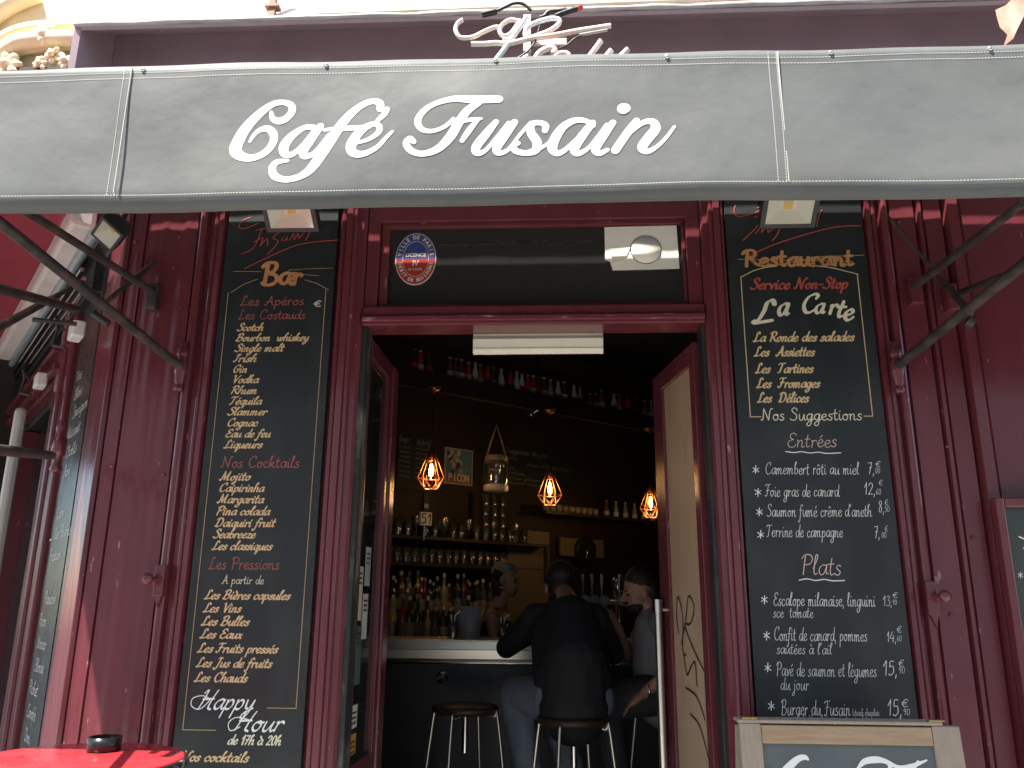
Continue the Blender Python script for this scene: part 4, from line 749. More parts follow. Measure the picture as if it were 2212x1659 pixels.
# pendants
def pendant(label, px, py_bot, s_, ):
    p = bw(s_, 0, -0.06); zb_ = py_bot; t = thing('pendant_lamp', label, 'pendant lamp', (p.x, p.y, zb_), 'copper cage pendant lamps over the bar')
    L_ = lambda x, y, z: (p.x+x, p.y+y, zb_+z)
    ring = lambda r, z, n_, ph=0: [L_(r*math.cos(2*math.pi*k/n_+ph), r*math.sin(2*math.pi*k/n_+ph), z) for k in range(n_)]
    top = ring(0.026, 0.255, 6); mid = ring(0.098, 0.075, 6); bot = ring(0.052, 0.0, 6, math.pi/6); mb = MB(); w_ = 0.0036
    for k in range(6):
        mb.tube([top[k], mid[k]], w_, 5); mb.tube([mid[k], mid[(k+1) % 6]], w_, 5); mb.tube([mid[k], bot[k]], w_, 5); mb.tube([mid[(k+1) % 6], bot[k]], w_, 5); mb.tube([bot[k], bot[(k+1) % 6]], w_, 5)
    obj('cage', mb, M_copper, t)
    obj('socket', MB().lathe(L_(0, 0, 0.20), [(0.02, 0), (0.026, 0.02), (0.026, 0.065), (0.012, 0.09), (0.006, 0.10)], 12), M_copper, t)
    obj('bulb', MB().lathe(L_(0, 0, 0.065), [(0.004, 0), (0.02, 0.012), (0.034, 0.035), (0.036, 0.055), (0.028, 0.09), (0.018, 0.12), (0.015, 0.14)], 14), G_bulb, t)
    obj('filament', MB().lathe(L_(0, 0, 0.085), [(0.004, 0), (0.014, 0.012), (0.015, 0.05), (0.008, 0.085), (0.003, 0.095)], 10), M_bulb, t)
    obj('cord', MB().tube([L_(0, 0, 0.29), (p.x, p.y, 2.99)], 0.003, 6), M_black, t)
    mb = MB(); mb.lathe((p.x, p.y, 2.99), [(0.008, 0), (0.01, 0.012), (0.045, 0.018), (0.045, 0.034)], 14); mb.obox((p.x-0.05, p.y-0.006, 3.021), (0.1, 0, 0), (0, 0.012, 0), (0, 0, 0.02)); obj('ceiling_rose', mb, M_copper, t)
    ll = bpy.data.lights.new('bulb_light', 'POINT'); ll.energy = 0.55; ll.color = (1, 0.6, 0.28); ll.shadow_soft_size = 0.03; lo = bpy.data.objects.new('bulb_light', ll); COL.objects.link(lo); lo.parent = t; lo.location = (0, 0, 0.03)
for lab, px, pb in (('copper cage pendant lamp nearest the left door, beside the poster', 930, 1055), ('copper cage pendant lamp hanging in the middle of the doorway', 1188, 1090), ('copper cage pendant lamp partly hidden by the right door leaf', 1407, 1117)):
    s_, z_ = bwp(px, pb, -0.06); pendant(lab, px, z_, s_)
# ceiling spot
p = bw(*bwp(1150, 893, 0.0), 0.0); sp = thing('spotlight', 'small chrome spotlight under the high shelf between two pendants', 'spotlight', p)
obj('arm', MB().tube([p+Vector((0.09, 0, 0.03)), p+Vector((0.05, -0.02, 0.025)), p], 0.012, 8), M_chrome, sp); obj('lamp_head', MB().ell(p+Vector((-0.01, -0.01, -0.01)), 0.022, 10, 7), M_chrome, sp)
# boards and poster on the back wall
def wall_rect(px0, py0, px1, py1, d): 
    s0, z0 = bwp(px0, py0, d); s1, z1 = bwp(px1, py1, d); return s0, s1, min(z0, z1), max(z0, z1)
s0, s1, z0, z1 = wall_rect(963, 965, 1021, 1050, 0.92)
pk = thing('framed_poster', 'framed vintage drink poster with blue sky, reads PICON', 'poster', bw((s0+s1)/2, z0, 0.92))
mb = MB(); mb.obox(bw(s0, z0, 0.925), WD*(s1-s0), ND*0.02, Vector((0, 0, z1-z0))); obj('frame', mb, mat('pale_frame', (0.42, 0.38, 0.32), 0.5), pk)
e = 0.012; mb = MB(); mb.obox(bw(s0+e, z0+e, 0.923), WD*(s1-s0-2*e), ND*0.0015, Vector((0, 0, z1-z0-2*e))); obj('print_sky', mb, mat('poster_blue', (0.10, 0.22, 0.26), 0.5), pk)
mb = MB(); mb.obox(bw(s0+e, z0+e, 0.921), WD*(s1-s0-2*e), ND*0.0015, Vector((0, 0, (z1-z0)*0.22))); obj('print_band', mb, mat('poster_band', (0.22, 0.12, 0.09), 0.5), pk)
rnd = random.Random(3)
for k in range(16):
    a, b = rnd.uniform(0.12, 0.62), rnd.uniform(0.30, 0.92); mb = MB(); mb.ell(bw(s0+(s1-s0)*a, z0+(z1-z0)*b, 0.922), (0.022, 0.003, 0.026), 10, 6, Euler((0, rnd.uniform(-.6, .6), R(40)))); obj('print_blob', mb, mat('poster_blob_%d' % (k % 3), ((0.45, 0.30, 0.26), (0.5, 0.47, 0.42), (0.06, 0.05, 0.06))[k % 3], 0.6), pk)
write(pk, M_crpr, 'PICON', bw(s0, 0, 0.92), WD, 0.04, z0+0.035, (s1-s0)-0.03, 0.055, 'caps', nrm=-ND) if False else None
GL.update({'Ic': (20, "10,96 10,0")})
mb = MB()
cw = (s1-s0-0.07)/5
CAPS = {'P': "10,0 10,96 48,96 58,74 48,50 10,48", 'I': "34,0 34,96", 'C': "60,80 40,98 14,84 8,48 14,12 40,0 60,16", 'O': "34,98 10,80 8,20 34,0 60,20 60,80 34,98", 'N': "8,0 8,96|8,96 58,0|58,0 58,96"}
for i, ch in enumerate('PICON'):
    for st in CAPS[ch].split('|'):
        P = [Vector([float(v) for v in q.split(',')]) for q in st.split()]; P = [Vector((0.035+i*cw+q.x*cw/78, z0+0.028+q.y*0.00062)) for q in P]
        for a, b in zip(P[:-1], P[1:]): ribbon(mb, [a, b], lambda t_, i_, n_: 0.0055, lambda x, z, l: bw(s0, 0, 0.919)+WD*x+Vector((0, 0, z))-ND*l*2e-5)
obj('lettering', mb, M_crpr, pk)
def wall_board(label, px0, py0, px1, py1, lines):
    s0, s1, z0, z1 = wall_rect(px0, py0, px1, py1, 0.92); t = thing('wall_chalkboard', label, 'chalkboard', bw((s0+s1)/2, z0, 0.92))
    mb = MB(); mb.obox(bw(s0, z0, 0.93), WD*(s1-s0), ND*0.015, Vector((0, 0, z1-z0))); obj('slate', mb, mat('dark_slate', (0.012, 0.02, 0.025), 0.5), t)
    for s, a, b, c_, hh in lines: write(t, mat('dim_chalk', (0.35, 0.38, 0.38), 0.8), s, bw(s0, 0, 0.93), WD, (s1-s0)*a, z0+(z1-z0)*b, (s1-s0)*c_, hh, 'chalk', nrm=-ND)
wall_board('dark wine chalkboard on the back wall behind the left pendant', 862, 935, 935, 1060, [('Rouges', 0.02, 0.86, 0.3, 0.05), ('Apéritifs', 0.5, 0.84, 0.95, 0.05)]+[('mmmmmm', 0.5, 0.74-0.09*k, 0.88, 0.025) for k in range(7)]+[('mmmm', 0.05, 0.74-0.09*k, 0.35, 0.025) for k in range(7)])
wall_board('wide chalkboard with handwritten suggestions right of the hanging jar', 1088, 962, 1240, 1065, [('Suggestion du jour', 0.03, 0.84, 0.62, 0.05), ('terrine', 0.06, 0.68, 0.2, 0.03), ('poisson et legumes frais', 0.32, 0.56, 0.93, 0.035), ('tarte', 0.06, 0.42, 0.16, 0.03), ('salade', 0.06, 0.30, 0.3, 0.03), ('coupe glacee', 0.06, 0.18, 0.5, 0.03), ('dessert maison', 0.06, 0.06, 0.55, 0.03)])
# back-bar shelves
D1 = 0.72
def shelf(label, px0, px1, py, d, name='glass_shelf'):
    s0, z = bwp(px0, py, d); s1, _ = bwp(px1, py, d); mb = MB(); mb.obox(bw(s0, z-0.025, d-0.01), WD*(s1-s0), ND*0.22, Vector((0, 0, 0.024))); return one(name, mb, M_wood, label, 'shelf'), s0, s1, z
_, a0, a1, za_ = shelf('upper dark shelf of glasses behind the bar', 820, 1185, 1152, D1)
_, b0, b1, zb_ = shelf('middle dark shelf of upturned glasses behind the bar', 820, 1115, 1212, D1)
_, c0, c1, zc_ = shelf('lower bottle shelf behind the bar', 820, 1060, 1330, D1)
gm = MB().lathe((0, 0, 0), [(0.024, 0), (0.026, 0.004), (0.034, 0.12), (0.031, 0.12), (0.022, 0.01)], 12).mesh('drinking_glass', G_clear)
gm2 = MB().lathe((0, 0, 0), [(0.03, 0), (0.005, 0.006), (0.005, 0.07), (0.03, 0.10), (0.034, 0.14), (0.03, 0.17)], 12, caps=False).mesh('stem_glass', G_clear)
def glassware(me, nm, x, d, z, lab, grp):
    o = bpy.data.objects.new(nm, me); COL.objects.link(o); o.location = bw(x, z, d); tag(o, lab, 'glass', grp)
k = 0
s = a0+0.1
while s < a1-0.25:
    for dd in (0.03, 0.12): glassware(gm if k % 3 else gm2, 'drinking_glass', s+0.03*(dd > 0.1)+random.uniform(-0.008, 0.008), D1+dd, za_, '%s clear glass from the left in the %s row of the upper back-bar shelf' % (ORD[min(k, 17)], 'rear' if dd > 0.1 else 'front'), 'glasses on the upper back-bar shelf')
    s += 0.086; k += 1
s = b0+0.1; k = 0
while s < b1-0.05:
    for dd in (0.04, 0.13): glassware(gm, 'drinking_glass', s+random.uniform(-0.006, 0.006), D1+dd, zb_, '%s clear tumbler from the left in the %s row of the middle back-bar shelf' % (ORD[min(k, 17)], 'rear' if dd > 0.1 else 'front'), 'tumblers on the middle back-bar shelf')
    s += 0.080; k += 1
s0_, _ = bwp(1040, 1150, D1+0.05); s1_, _ = bwp(1095, 1150, D1+0.05)
for q in range(3):
    for r_ in range(4): glassware(gm, 'drinking_glass', s0_+(s1_-s0_)*(q+0.3)/3, D1+0.03, za_+0.001+r_*0.095, 'clear tumbler, %s from the bottom in the %s column of the glass tower' % (ORD[r_], ('left', 'middle', 'right')[q]), 'stacked tumblers at the upper shelf end')
# cup row
s0_, zz = bwp(1180, 1085, D1); s1_, _ = bwp(1300, 1100, D1)
mb = MB(); mb.obox(bw(s0_, zz-0.10, D1), WD*(s1_-s0_+0.8), ND*0.2, Vector((0, 0, 0.03))); one('cup_shelf', mb, M_wood, 'dark shelf carrying a row of cream cups under the wide chalkboard', 'shelf')
cm = MB().lathe((0, 0, 0), [(0.02, 0), (0.032, 0.02), (0.035, 0.06), (0.031, 0.06), (0.02, 0.01)], 12).mesh('cup', mat('cream_cup', (0.30, 0.27, 0.20), 0.4))
for k in range(9):
    o = bpy.data.objects.new('cup', cm); COL.objects.link(o); o.location = bw(s0_+0.04+(s1_-s0_-0.08)*k/8, zz-0.0695, D1+0.05); tag(o, 'small cream coffee cup, %s from the left in the row below the chalkboard' % ORD[k], 'cup', 'cream cups in a row')
for k, cn in enumerate(('amber', 'clear', 'grey', 'clear', 'dark', 'clear')):
    bottle('small %s bottle on the cup shelf, %s of six right of the cups' % ({'dark': 'dark', 'grey': 'dull grey'}.get(cn, cn), ORD[k]), bw(s1_+0.12+k*0.13, zz-0.0695, D1+0.06), 0.16, cn, 'white' if k % 2 else 'cream', 'bottles on the cup shelf')
# bottles in two tiers
rnd = random.Random(11); cnt2 = {}
_, zlow = bwp(900, 1400, D1-0.12)
cols = ['green', 'clear', 'amber', 'black', 'clear', 'dark', 'green', 'amber', 'clear', 'blue', 'red', 'black', 'green', 'white', 'clear', 'yellow', 'amber', 'green']
mb = MB(); mb.obox(bw(c0, 1.16, D1-0.22), WD*(c1-c0+0.1), ND*0.44, Vector((0, 0, 0.03))); one('back_counter', mb, M_wood, 'dark back counter under the bottle shelf', 'counter')
for tier, (zz_, dd, n_) in enumerate(((zc_, 0.02, 15), (zc_, 0.13, 14), (1.191, -0.12, 13), (1.191, 0.0, 13))):
    for k in range(n_):
        cn = cols[(k*7+tier*5) % len(cols)]; key = (tier, cn); q = cnt2.get(key, 0); cnt2[key] = q+1
        s_ = c0+0.12+(c1-c0-0.12)*k/(n_-1)+rnd.uniform(-0.015, 0.015); hh = rnd.uniform(0.23, 0.36)
        tn = ('front row of the lower back-bar shelf', 'rear row of the lower back-bar shelf', 'front row of the back counter', 'rear row of the back counter')[tier]
        bottle('%s %s spirit bottle from the left in the %s' % (ORD[q], cn, tn), bw(s_, zz_+0.0005, D1+dd), hh, cn, rnd.choice(['white', 'cream', 'silver', 'white', 'grey']), 'spirit bottles behind the bar', 0.62)
# 51 dispenser
s0_, z0_ = bwp(921, 1132, D1-0.06); d5 = thing('drink_dispenser', 'white square sign reading 51 on a bottle dispenser behind the bar', 'dispenser', bw(s0_, z0_-0.1, D1-0.06))
hw = 0.05; mb = MB(); mb.obox(bw(s0_-hw, z0_-0.01, D1-0.06), WD*2*hw, ND*0.03, Vector((0, 0, 0.105))); obj('sign', mb, mat('white_sign', (0.75, 0.75, 0.72), 0.4), d5)
for i, st in enumerate(("44,92 14,92 11,56|11,56 36,58 42,26 24,2 6,8", "66,64 84,92 82,2")):
    mb = MB()
    for q in st.split('|'):
        P = spl([tuple(float(v) for v in a.split(',')) for a in q.split()], 5); P = [Vector((s0_-hw+a.x*0.00100, z0_+0.002+a.y*0.00085)) for a in P]
        ribbon(mb, P, lambda t_, i_, n_: 0.0055, lambda x, z, l: bw(x, z, D1-0.0615)-ND*l*2e-5)
    obj('lettering', mb, M_black, d5)
mb = MB(); mb.lathe(bw(s0_-0.01, z0_-0.13, D1-0.045), [(0.006, 0), (0.012, 0.03), (0.01, 0.08), (0.016, 0.11)], 10); obj('tap', mb, M_chrome, d5)
mb = MB(); mb.obox(bw(s0_-0.02, z0_+0.096, D1-0.045), WD*0.045, ND*0.03, Vector((0, 0, 0.16))); obj('holder', mb, M_black, d5)
mb = MB(); mb.obox(bw(s0_-0.018, z0_+0.13, D1-0.048), WD*0.04, ND*0.002, Vector((0, 0, 0.035))); obj('small_label', mb, mat('dim_label', (0.3, 0.32, 0.32), 0.5), d5)
# hanging jars
def jar(label, px, pyb, pyt, pyr, d, wpx):
    s0_, zb0 = bwp(px, pyb, d); _, zt0 = bwp(px, pyt, d); _, zr = bwp(px, pyr, d); p = bw(s0_, 0, d); dist = (Vector((p.x, p.y, 0))-CAM).length; r = wpx/FOC*dist*0.95/2
    t = thing('hanging_jar', label, 'lantern', (p.x, p.y, zb0), 'glass jars hung on rope'); H = zt0-zb0; L_ = lambda x, y, z: (p.x+x, p.y+y, zb0+z)
    obj('glass', MB().lathe(L_(0, 0, H*.18), [(r*.9, 0), (r, H*.08), (r, H*.6), (r*.8, H*.72), (r*.8, H*.82)], 18, caps=False), G_clear, t)
    obj('base_band', MB().lathe(L_(0, 0, 0), [(r*.7, 0), (r*.98, H*.03), (r*1.0, H*.16), (r*.94, H*.18)], 18), mat('jar_base_white', (0.6, 0.57, 0.5), 0.4), t)
    obj('rope_collar', MB().lathe(L_(0, 0, H*.82), [(r*.86, 0), (r*.92, H*.05), (r*.92, H*.13), (r*.84, H*.18)], 18), M_rope, t)
    obj('rope_handle', MB().tube([L_(-r*.9, 0, H*.8), L_(-r*.45, 0, (H*.9+(zr-zb0))/2), L_(0, 0, zr-zb0), L_(r*.45, 0, (H*.9+(zr-zb0))/2), L_(r*.9, 0, H*.8)], 0.008, 7), M_rope, t)
    obj('hook', MB().tube([L_(0, 0, zr-zb0-0.01), L_(0, 0, zr-zb0+0.03)], 0.005, 6), M_black, t)
    obj('cord', MB().tube([L_(0, 0, zr-zb0+0.03), L_(0, 0, 3.20-zb0)], 0.0015, 4), M_black, t)
jar('big glass jar hung by a rope handle in the middle of the bar', 1071, 1062, 985, 918, 0.08, 56)
jar('glass jar hung by rope half hidden behind the left door leaf', 806, 1060, 980, 905, -0.25, 50)
# fridge and cupboard behind
s0, s1, z0, z1 = wall_rect(1100, 1142, 1190, 1420, 0.85)
fr = thing('fridge', 'tall beige fridge with dark handle behind the bartender', 'fridge', bw(s0, 0.13, 0.8)); M_fr = mat('beige_fridge', (0.20, 0.17, 0.115), 0.5, var=0.06)
mb = MB(); mb.obox(bw(s0, 0.13, 0.86), WD*(s1-s0), ND*0.06, Vector((0, 0, z1-0.13))); obj('body', mb, M_fr, fr, 0.01)
mb = MB(); mb.obox(bw(s1-0.07, z1-0.45, 0.845), WD*0.03, ND*0.014, Vector((0, 0, 0.3))); obj('handle', mb, M_black, fr)
mb = MB(); mb.obox(bw(s0, z1-0.35, 0.857), WD*(s1-s0-0.1), ND*0.0025, Vector((0, 0, 0.006))); obj('door_gap', mb, M_black, fr)
s0, s1, z0, z1 = wall_rect(1218, 1160, 1312, 1205, 0.85)
sg = thing('wall_sign', 'beige plate with a dark round clock on the far wall', 'sign', bw(s0, z0, 0.9)); mb = MB(); mb.obox(bw(s0, z0, 0.9), WD*(s1-s0), ND*0.03, Vector((0, 0, z1-z0))); obj('plate', mb, M_fr, sg)
mb = MB(); mb.lathe(bw((s0+s1)/2+0.02, z0+(z1-z0)*.35, 0.895), [(0.13, 0), (0.13, 0.03), (0.11, 0.035), (0, 0.035)], 24, -ND); obj('clock', mb, mat('dark_clock', (0.02, 0.022, 0.022), 0.2), sg)
mb = MB(); mb.tube([bw((s0+s1)/2+0.02, z0+(z1-z0)*.35, 0.855), bw((s0+s1)/2+0.01, z0+(z1-z0)*.35-0.08, 0.855)], 0.006, 6); obj('clock_hand', mb, M_chrome, sg)
# counter
ct = thing('bar_counter', 'dark bar counter with brushed steel edge inside the cafe', 'bar counter', (-0.4, 2.2, 0.13)); CX0, CX1 = -2.2, 1.15
obj('front', MB().box(CX0, CX1, 2.06, 2.5, 0.131, 1.145), mat('black_counter_front', (0.012, 0.012, 0.013), 0.4), ct)
obj('steel_edge', MB().ext([(CX0, 1.996, 1.262), (CX0, 1.992, 1.218), (CX0, 2.000, 1.214), (CX0, 2.006, 1.165), (CX0, 2.03, 1.15), (CX0, 2.58, 1.15), (CX0, 2.58, 1.262)], (CX1-CX0, 0, 0)), M_steel, ct)
obj('steel_top', MB().box(CX0, CX1, 2.0, 2.6, 1.2625, 1.27), M_steel, ct, 0.002); obj('tube_rail', MB().tube([(CX0, 2.035, 1.142), (CX1, 2.035, 1.142)], 0.008, 8), M_chrome, ct)
obj('bag_hook', MB().lathe((-0.655, 2.058, 1.06), [(0.036, 0), (0.036, 0.012), (0.026, 0.018), (0, 0.03)], 20, (0, -1, 0)), M_chrome, ct); obj('bag_hook', MB().lathe((-0.03, 2.058, 1.06), [(0.030, 0), (0.03, 0.012), (0.02, 0.018), (0, 0.03)], 20, (0, -1, 0)), M_chrome, ct)
def drink(label, px, h_, r, col, Y=2.2):
    p = at(px, 1384, Y); t = thing('drink_glass', label, 'drink', (p.x, Y, 1.2705)); c = (p.x, Y, 1.2715)
    obj('glass', MB().lathe(c, [(r*.8, 0), (r, h_), (r*.93, h_), (r*.75, 0.006)], 14), G_clear, t); obj('juice', MB().lathe(c, [(r*.7, 0.007), (r*.86, h_*.8), (0, h_*.8)], 14), mat('juice_'+('orange' if col[1] > 0.2 else 'pink'), col, 0.3), t)
    mb = MB(); mb.tube([(c[0], Y, 1.28), (c[0]+0.01, Y, 1.28+h_*1.25), (c[0]+0.04, Y, 1.28+h_*1.5)], 0.004, 6); mb.tube([(c[0]-.01, Y, 1.28), (c[0]-0.012, Y-.01, 1.28+h_*1.3)], 0.004, 6); obj('straw', mb, M_white, t)
drink('orange drink with two straws on the steel counter', 978, 0.10, 0.034, (0.85, 0.48, 0.10)); drink('pink drink with a straw in front of the bartender', 1086, 0.09, 0.03, (0.7, 0.32, 0.32))
p = at(1010, 1384, 2.35); one('ice_bucket', MB().lathe((p.x, 2.4, 1.2705), [(0.07, 0), (0.095, 0.19), (0.09, 0.19), (0.066, 0.01)], 20), mat('translucent_grey_plastic', (0.25, 0.26, 0.27), 0.3), 'grey plastic ice bucket on the counter behind the orange drink', 'bucket')
# beer tower
bt = thing('beer_tower', 'chrome beer tower with round badges and upright tap handles on the bar', 'beer tap', (0.30, 2.25, 1.2705))
pt = at(1336, 1290, 2.25)
obj('column', MB().lathe((pt.x, 2.25, 1.2705), [(0.04, 0), (0.03, 0.01), (0.024, 0.02), (0.024, 0.24), (0.034, 0.25), (0.036, 0.36), (0.026, 0.37), (0, 0.375)], 16), M_chrome, bt)
obj('cross_tube', MB().tube([(pt.x-0.32, 2.25, 1.50), (pt.x, 2.25, 1.50)], 0.022, 12), M_chrome, bt); obj('column', MB().tube([(pt.x-0.27, 2.25, 1.2705), (pt.x-0.27, 2.25, 1.48)], 0.018, 12), M_chrome, bt)
for k, px in enumerate((1257, 1277, 1298, 1337)):
    x = at(px, 1255, 2.2).x; obj('tap_handle', MB().tube([(x, 2.2, 1.53), (x, 2.195, 1.60), (x, 2.19, 1.655)], [0.006, 0.009, 0.011], 8), M_chrome, bt)
    obj('badge', MB().lathe((x+0.02, 2.215, 1.50), [(0.034, 0), (0.034, 0.006), (0.026, 0.009), (0, 0.009)], 18, (0, -1, 0)), mat('dim_badge', (0.25, 0.26, 0.25), 0.3), bt)
# stools
def stool(label, x, y, a, first=None):
    t = thing('bar_stool', label, 'stool', (x, y, 0.13), 'backless bar stools')
    P = lambda px, py, z: (x+px*math.cos(a)-py*math.sin(a), y+px*math.sin(a)+py*math.cos(a), 0.13+z)
    obj('seat', MB().lathe((x, y, 0.13+0.79), [(0.155, 0), (0.172, 0.008), (0.175, 0.028), (0.165, 0.04), (0, 0.042)], 28), M_wood, t)
    for sx_, sy_ in ((1, 1), (1, -1), (-1, 1), (-1, -1)):
        q = spl([(0.07, 0.785), (0.125, 0.778), (0.145, 0.74), (0.215, 0.0)], 5)
        obj('leg', MB().tube([P(sx_*v.x*.9, sy_*v.x*.9, v.y) for v in q], 0.0095, 8), M_steel, t)
    obj('foot_ring', MB().tube([P(0.235*math.cos(2*math.pi*k/24), 0.235*math.sin(2*math.pi*k/24), 0.24) for k in range(24)], 0.008, 6, closed=True), M_steel, t)
    obj('centre_tube', MB().tube([P(0, 0, 0.60), P(0, 0, 0.79)], 0.016, 10), M_chrome, t)
stool('empty bar stool at the counter, left of the man in black', -0.47, 1.60, 0.5); stool('bar stool under the man in black', 0.085, 1.22, 0.4); stool('bar stool under the man in the grey shirt', 0.60, 1.72, 0.9)
# ================================================================== PEOPLE
def blob(caps, ells, voxel, smooth=6):
    mb = MB()
    for a, ra, b, rb_ in caps:
        a, b = Vector(a), Vector(b); n_ = max(2, int((b-a).length/0.03)); pts = [a.lerp(b, k/n_) for k in range(n_+1)]; mb.tube(pts, [ra+(rb_-ra)*k/n_ for k in range(n_+1)], 12); mb.ell(a, ra, 12, 8); mb.ell(b, rb_, 12, 8)
    for e_ in ells: mb.ell(e_[0], e_[1], 16, 12, e_[2] if len(e_) > 2 else None)
    me = mb.mesh('tmp', M_black); o = bpy.data.objects.new('tmp', me); COL.objects.link(o)
    r_ = o.modifiers.new('r', 'REMESH'); r_.mode = 'VOXEL'; r_.voxel_size = voxel; r_.use_smooth_shade = True
    s_ = o.modifiers.new('s', 'SMOOTH'); s_.iterations = smooth; s_.factor = 0.5
    dg = bpy.context.evaluated_depsgraph_get(); out = bpy.data.meshes.new_from_object(o.evaluated_get(dg)); bpy.data.objects.remove(o); return out
def put(name, me, m, parent=None):
    me.materials.clear(); me.materials.append(m); me.name = name; o = bpy.data.objects.new(name, me); COL.objects.link(o)
    if parent: o.parent = parent
    return o
def head(c, f, s=1.0, tilt=0.0):
    """cranium, jaw, nose, ears around centre c looking along f"""
    c = Vector(c); f = Vector(f); f.normalize(); r_ = f.cross(Vector((0, 0, 1))).normalized(); u_ = r_.cross(f); q = Matrix((r_, f, u_)).transposed().to_euler()
    P = lambda a, b, d: c+r_*a*s+f*b*s+u_*d*s
    ells = [(P(0, -0.012, 0.03), (0.074*s, 0.094*s, 0.088*s), q), (P(0, 0.028, -0.030), (0.056*s, 0.064*s, 0.078*s), q), (P(0, 0.060, -0.085), (0.028*s, 0.026*s, 0.022*s), q), (P(0, 0.082, 0.012), (0.045*s, 0.014*s, 0.012*s), q),
            (P(0.075, 0.0, -0.01), (0.010*s, 0.018*s, 0.030*s), q), (P(-0.075, 0.0, -0.01), (0.010*s, 0.018*s, 0.030*s), q), (P(0, 0.104, -0.022), (0.013*s, 0.018*s, 0.014*s), q), (P(0, 0.086, -0.056), (0.024*s, 0.010*s, 0.010*s), q)]
    caps = [(P(0, 0.088, 0.012), 0.008*s, P(0, 0.110, -0.022), 0.011*s)]
    return caps, ells, P, q
def hand(w_, d_, side, curl=0.4):
    """palm plus five fingers from wrist w_ along d_"""
    w_ = Vector(w_); d_ = Vector(d_).normalized(); s_ = Vector(side); s_ = (s_-d_*s_.dot(d_)).normalized(); n_ = d_.cross(s_); caps = [(w_, 0.024, w_+d_*0.075, 0.027), (w_+s_*0.018+d_*0.02, 0.018, w_+s_*0.026+d_*0.078, 0.015), (w_-s_*0.018+d_*0.02, 0.018, w_-s_*0.026+d_*0.078, 0.015)]
    for k, (o_, L_) in enumerate(((0.030, 0.068), (0.010, 0.078), (-0.010, 0.072), (-0.029, 0.056))):
        b = w_+d_*0.085+s_*o_; m_ = b+(d_*math.cos(curl*.6)+n_*math.sin(curl*.6))*L_*.5; e_ = m_+(d_*math.cos(curl*1.8)+n_*math.sin(curl*1.8))*L_*.5
        caps += [(b, 0.0095, m_, 0.0085), (m_, 0.0085, e_, 0.007)]
    t0 = w_+d_*0.03+s_*0.03; t1 = t0+(d_+s_*0.9)*0.028+n_*0.01; caps += [(t0, 0.013, t1, 0.0105), (t1, 0.0105, t1+d_*0.034+n_*0.008, 0.008)]
    return caps
M_skin = mat('warm_skin', (0.38, 0.20, 0.135), 0.5, var=0.1, scale=12); M_eye = mat('dark_eye', (0.02, 0.015, 0.012), 0.2)
def limb(*a):
    out = []
    for (p, r1), (q, r2) in zip(a[:-1], a[1:]): out.append((p, r1, q, r2))
    return out
def person(label, body_caps, body_ells, hc, hf, hs_, garments, hair_ells, hair_m, base, extras=()):
    hcaps, hells, P, q = head(hc, hf, hs_)
    o = put('person', blob(body_caps+hcaps, body_ells+hells, 0.008, 2), M_skin); o.data.transform(Matrix.Translation(-Vector(base))); o.location = base; tag(o, label, 'person')
    for nm, caps, ells, m in garments:
        g = put(nm, blob(caps, ells, 0.012, 3), m, o); g.data.transform(Matrix.Translation(-Vector(base)))
    if hair_ells:
        hl = [(P(*a), tuple(v*hs_ for v in b), q) for a, b in hair_ells]; g = put('hair', blob([], hl, 0.008, 1), hair_m, o); g.data.transform(Matrix.Translation(-Vector(base)))
    for sx_ in (-1, 1):
        obj('eye', MB().ell(P(0.027*sx_, 0.079, -0.002), (0.011, 0.009, 0.007), 10, 7, q), M_eye, o); obj('eyebrow', MB().ell(P(0.028*sx_, 0.090, 0.018), (0.017, 0.006, 0.004), 10, 6, q), M_eye, o)
    obj('lips', MB().ell(P(0, 0.093, -0.058), (0.020, 0.007, 0.006), 10, 6, q), mat('lips', (0.33, 0.12, 0.10), 0.5), o)
    for e_ in extras: e_(o, P, q)
    return o
# man in black, back to the street
hpL, hpR = (0.00, 1.25, 1.03), (0.17, 1.25, 1.03); knL, knR = (-0.20, 1.45, 1.03), (-0.06, 1.66, 1.03); anL, anR = (-0.06, 1.28, 0.46), (0.16, 1.46, 0.42)
shL, shR = (-0.10, 1.54, 1.40), (0.20, 1.44, 1.40); elL, elR = (-0.27, 1.80, 1.24), (0.31, 1.68, 1.22); wrL, wrR = (-0.05, 2.05, 1.31), (0.16, 2.05, 1.31)
bc = limb(((0.085, 1.24, 1.04), 0.125), ((0.09, 1.28, 1.2), 0.13), ((0.08, 1.42, 1.40), 0.12), ((0.06, 1.52, 1.50), 0.055), ((0.04, 1.60, 1.54), 0.052))+limb((shL, 0.055), (elL, 0.042), (wrL, 0.028))+limb((shR, 0.055), (elR, 0.042), (wrR, 0.028))
bc += limb((hpL, 0.085), (knL, 0.062), (anL, 0.042))+limb((hpR, 0.085), (knR, 0.062), (anR, 0.042))+hand(wrL, (1, 0.4, -0.15), (0, 0, 1))+hand(wrR, (-1, 0.4, -0.15), (0, 0, 1))+[(anL, 0.042, (-0.10, 1.45, 0.40), 0.034), (anR, 0.042, (0.14, 1.62, 0.38), 0.034), (shL, 0.07, shR, 0.07)]
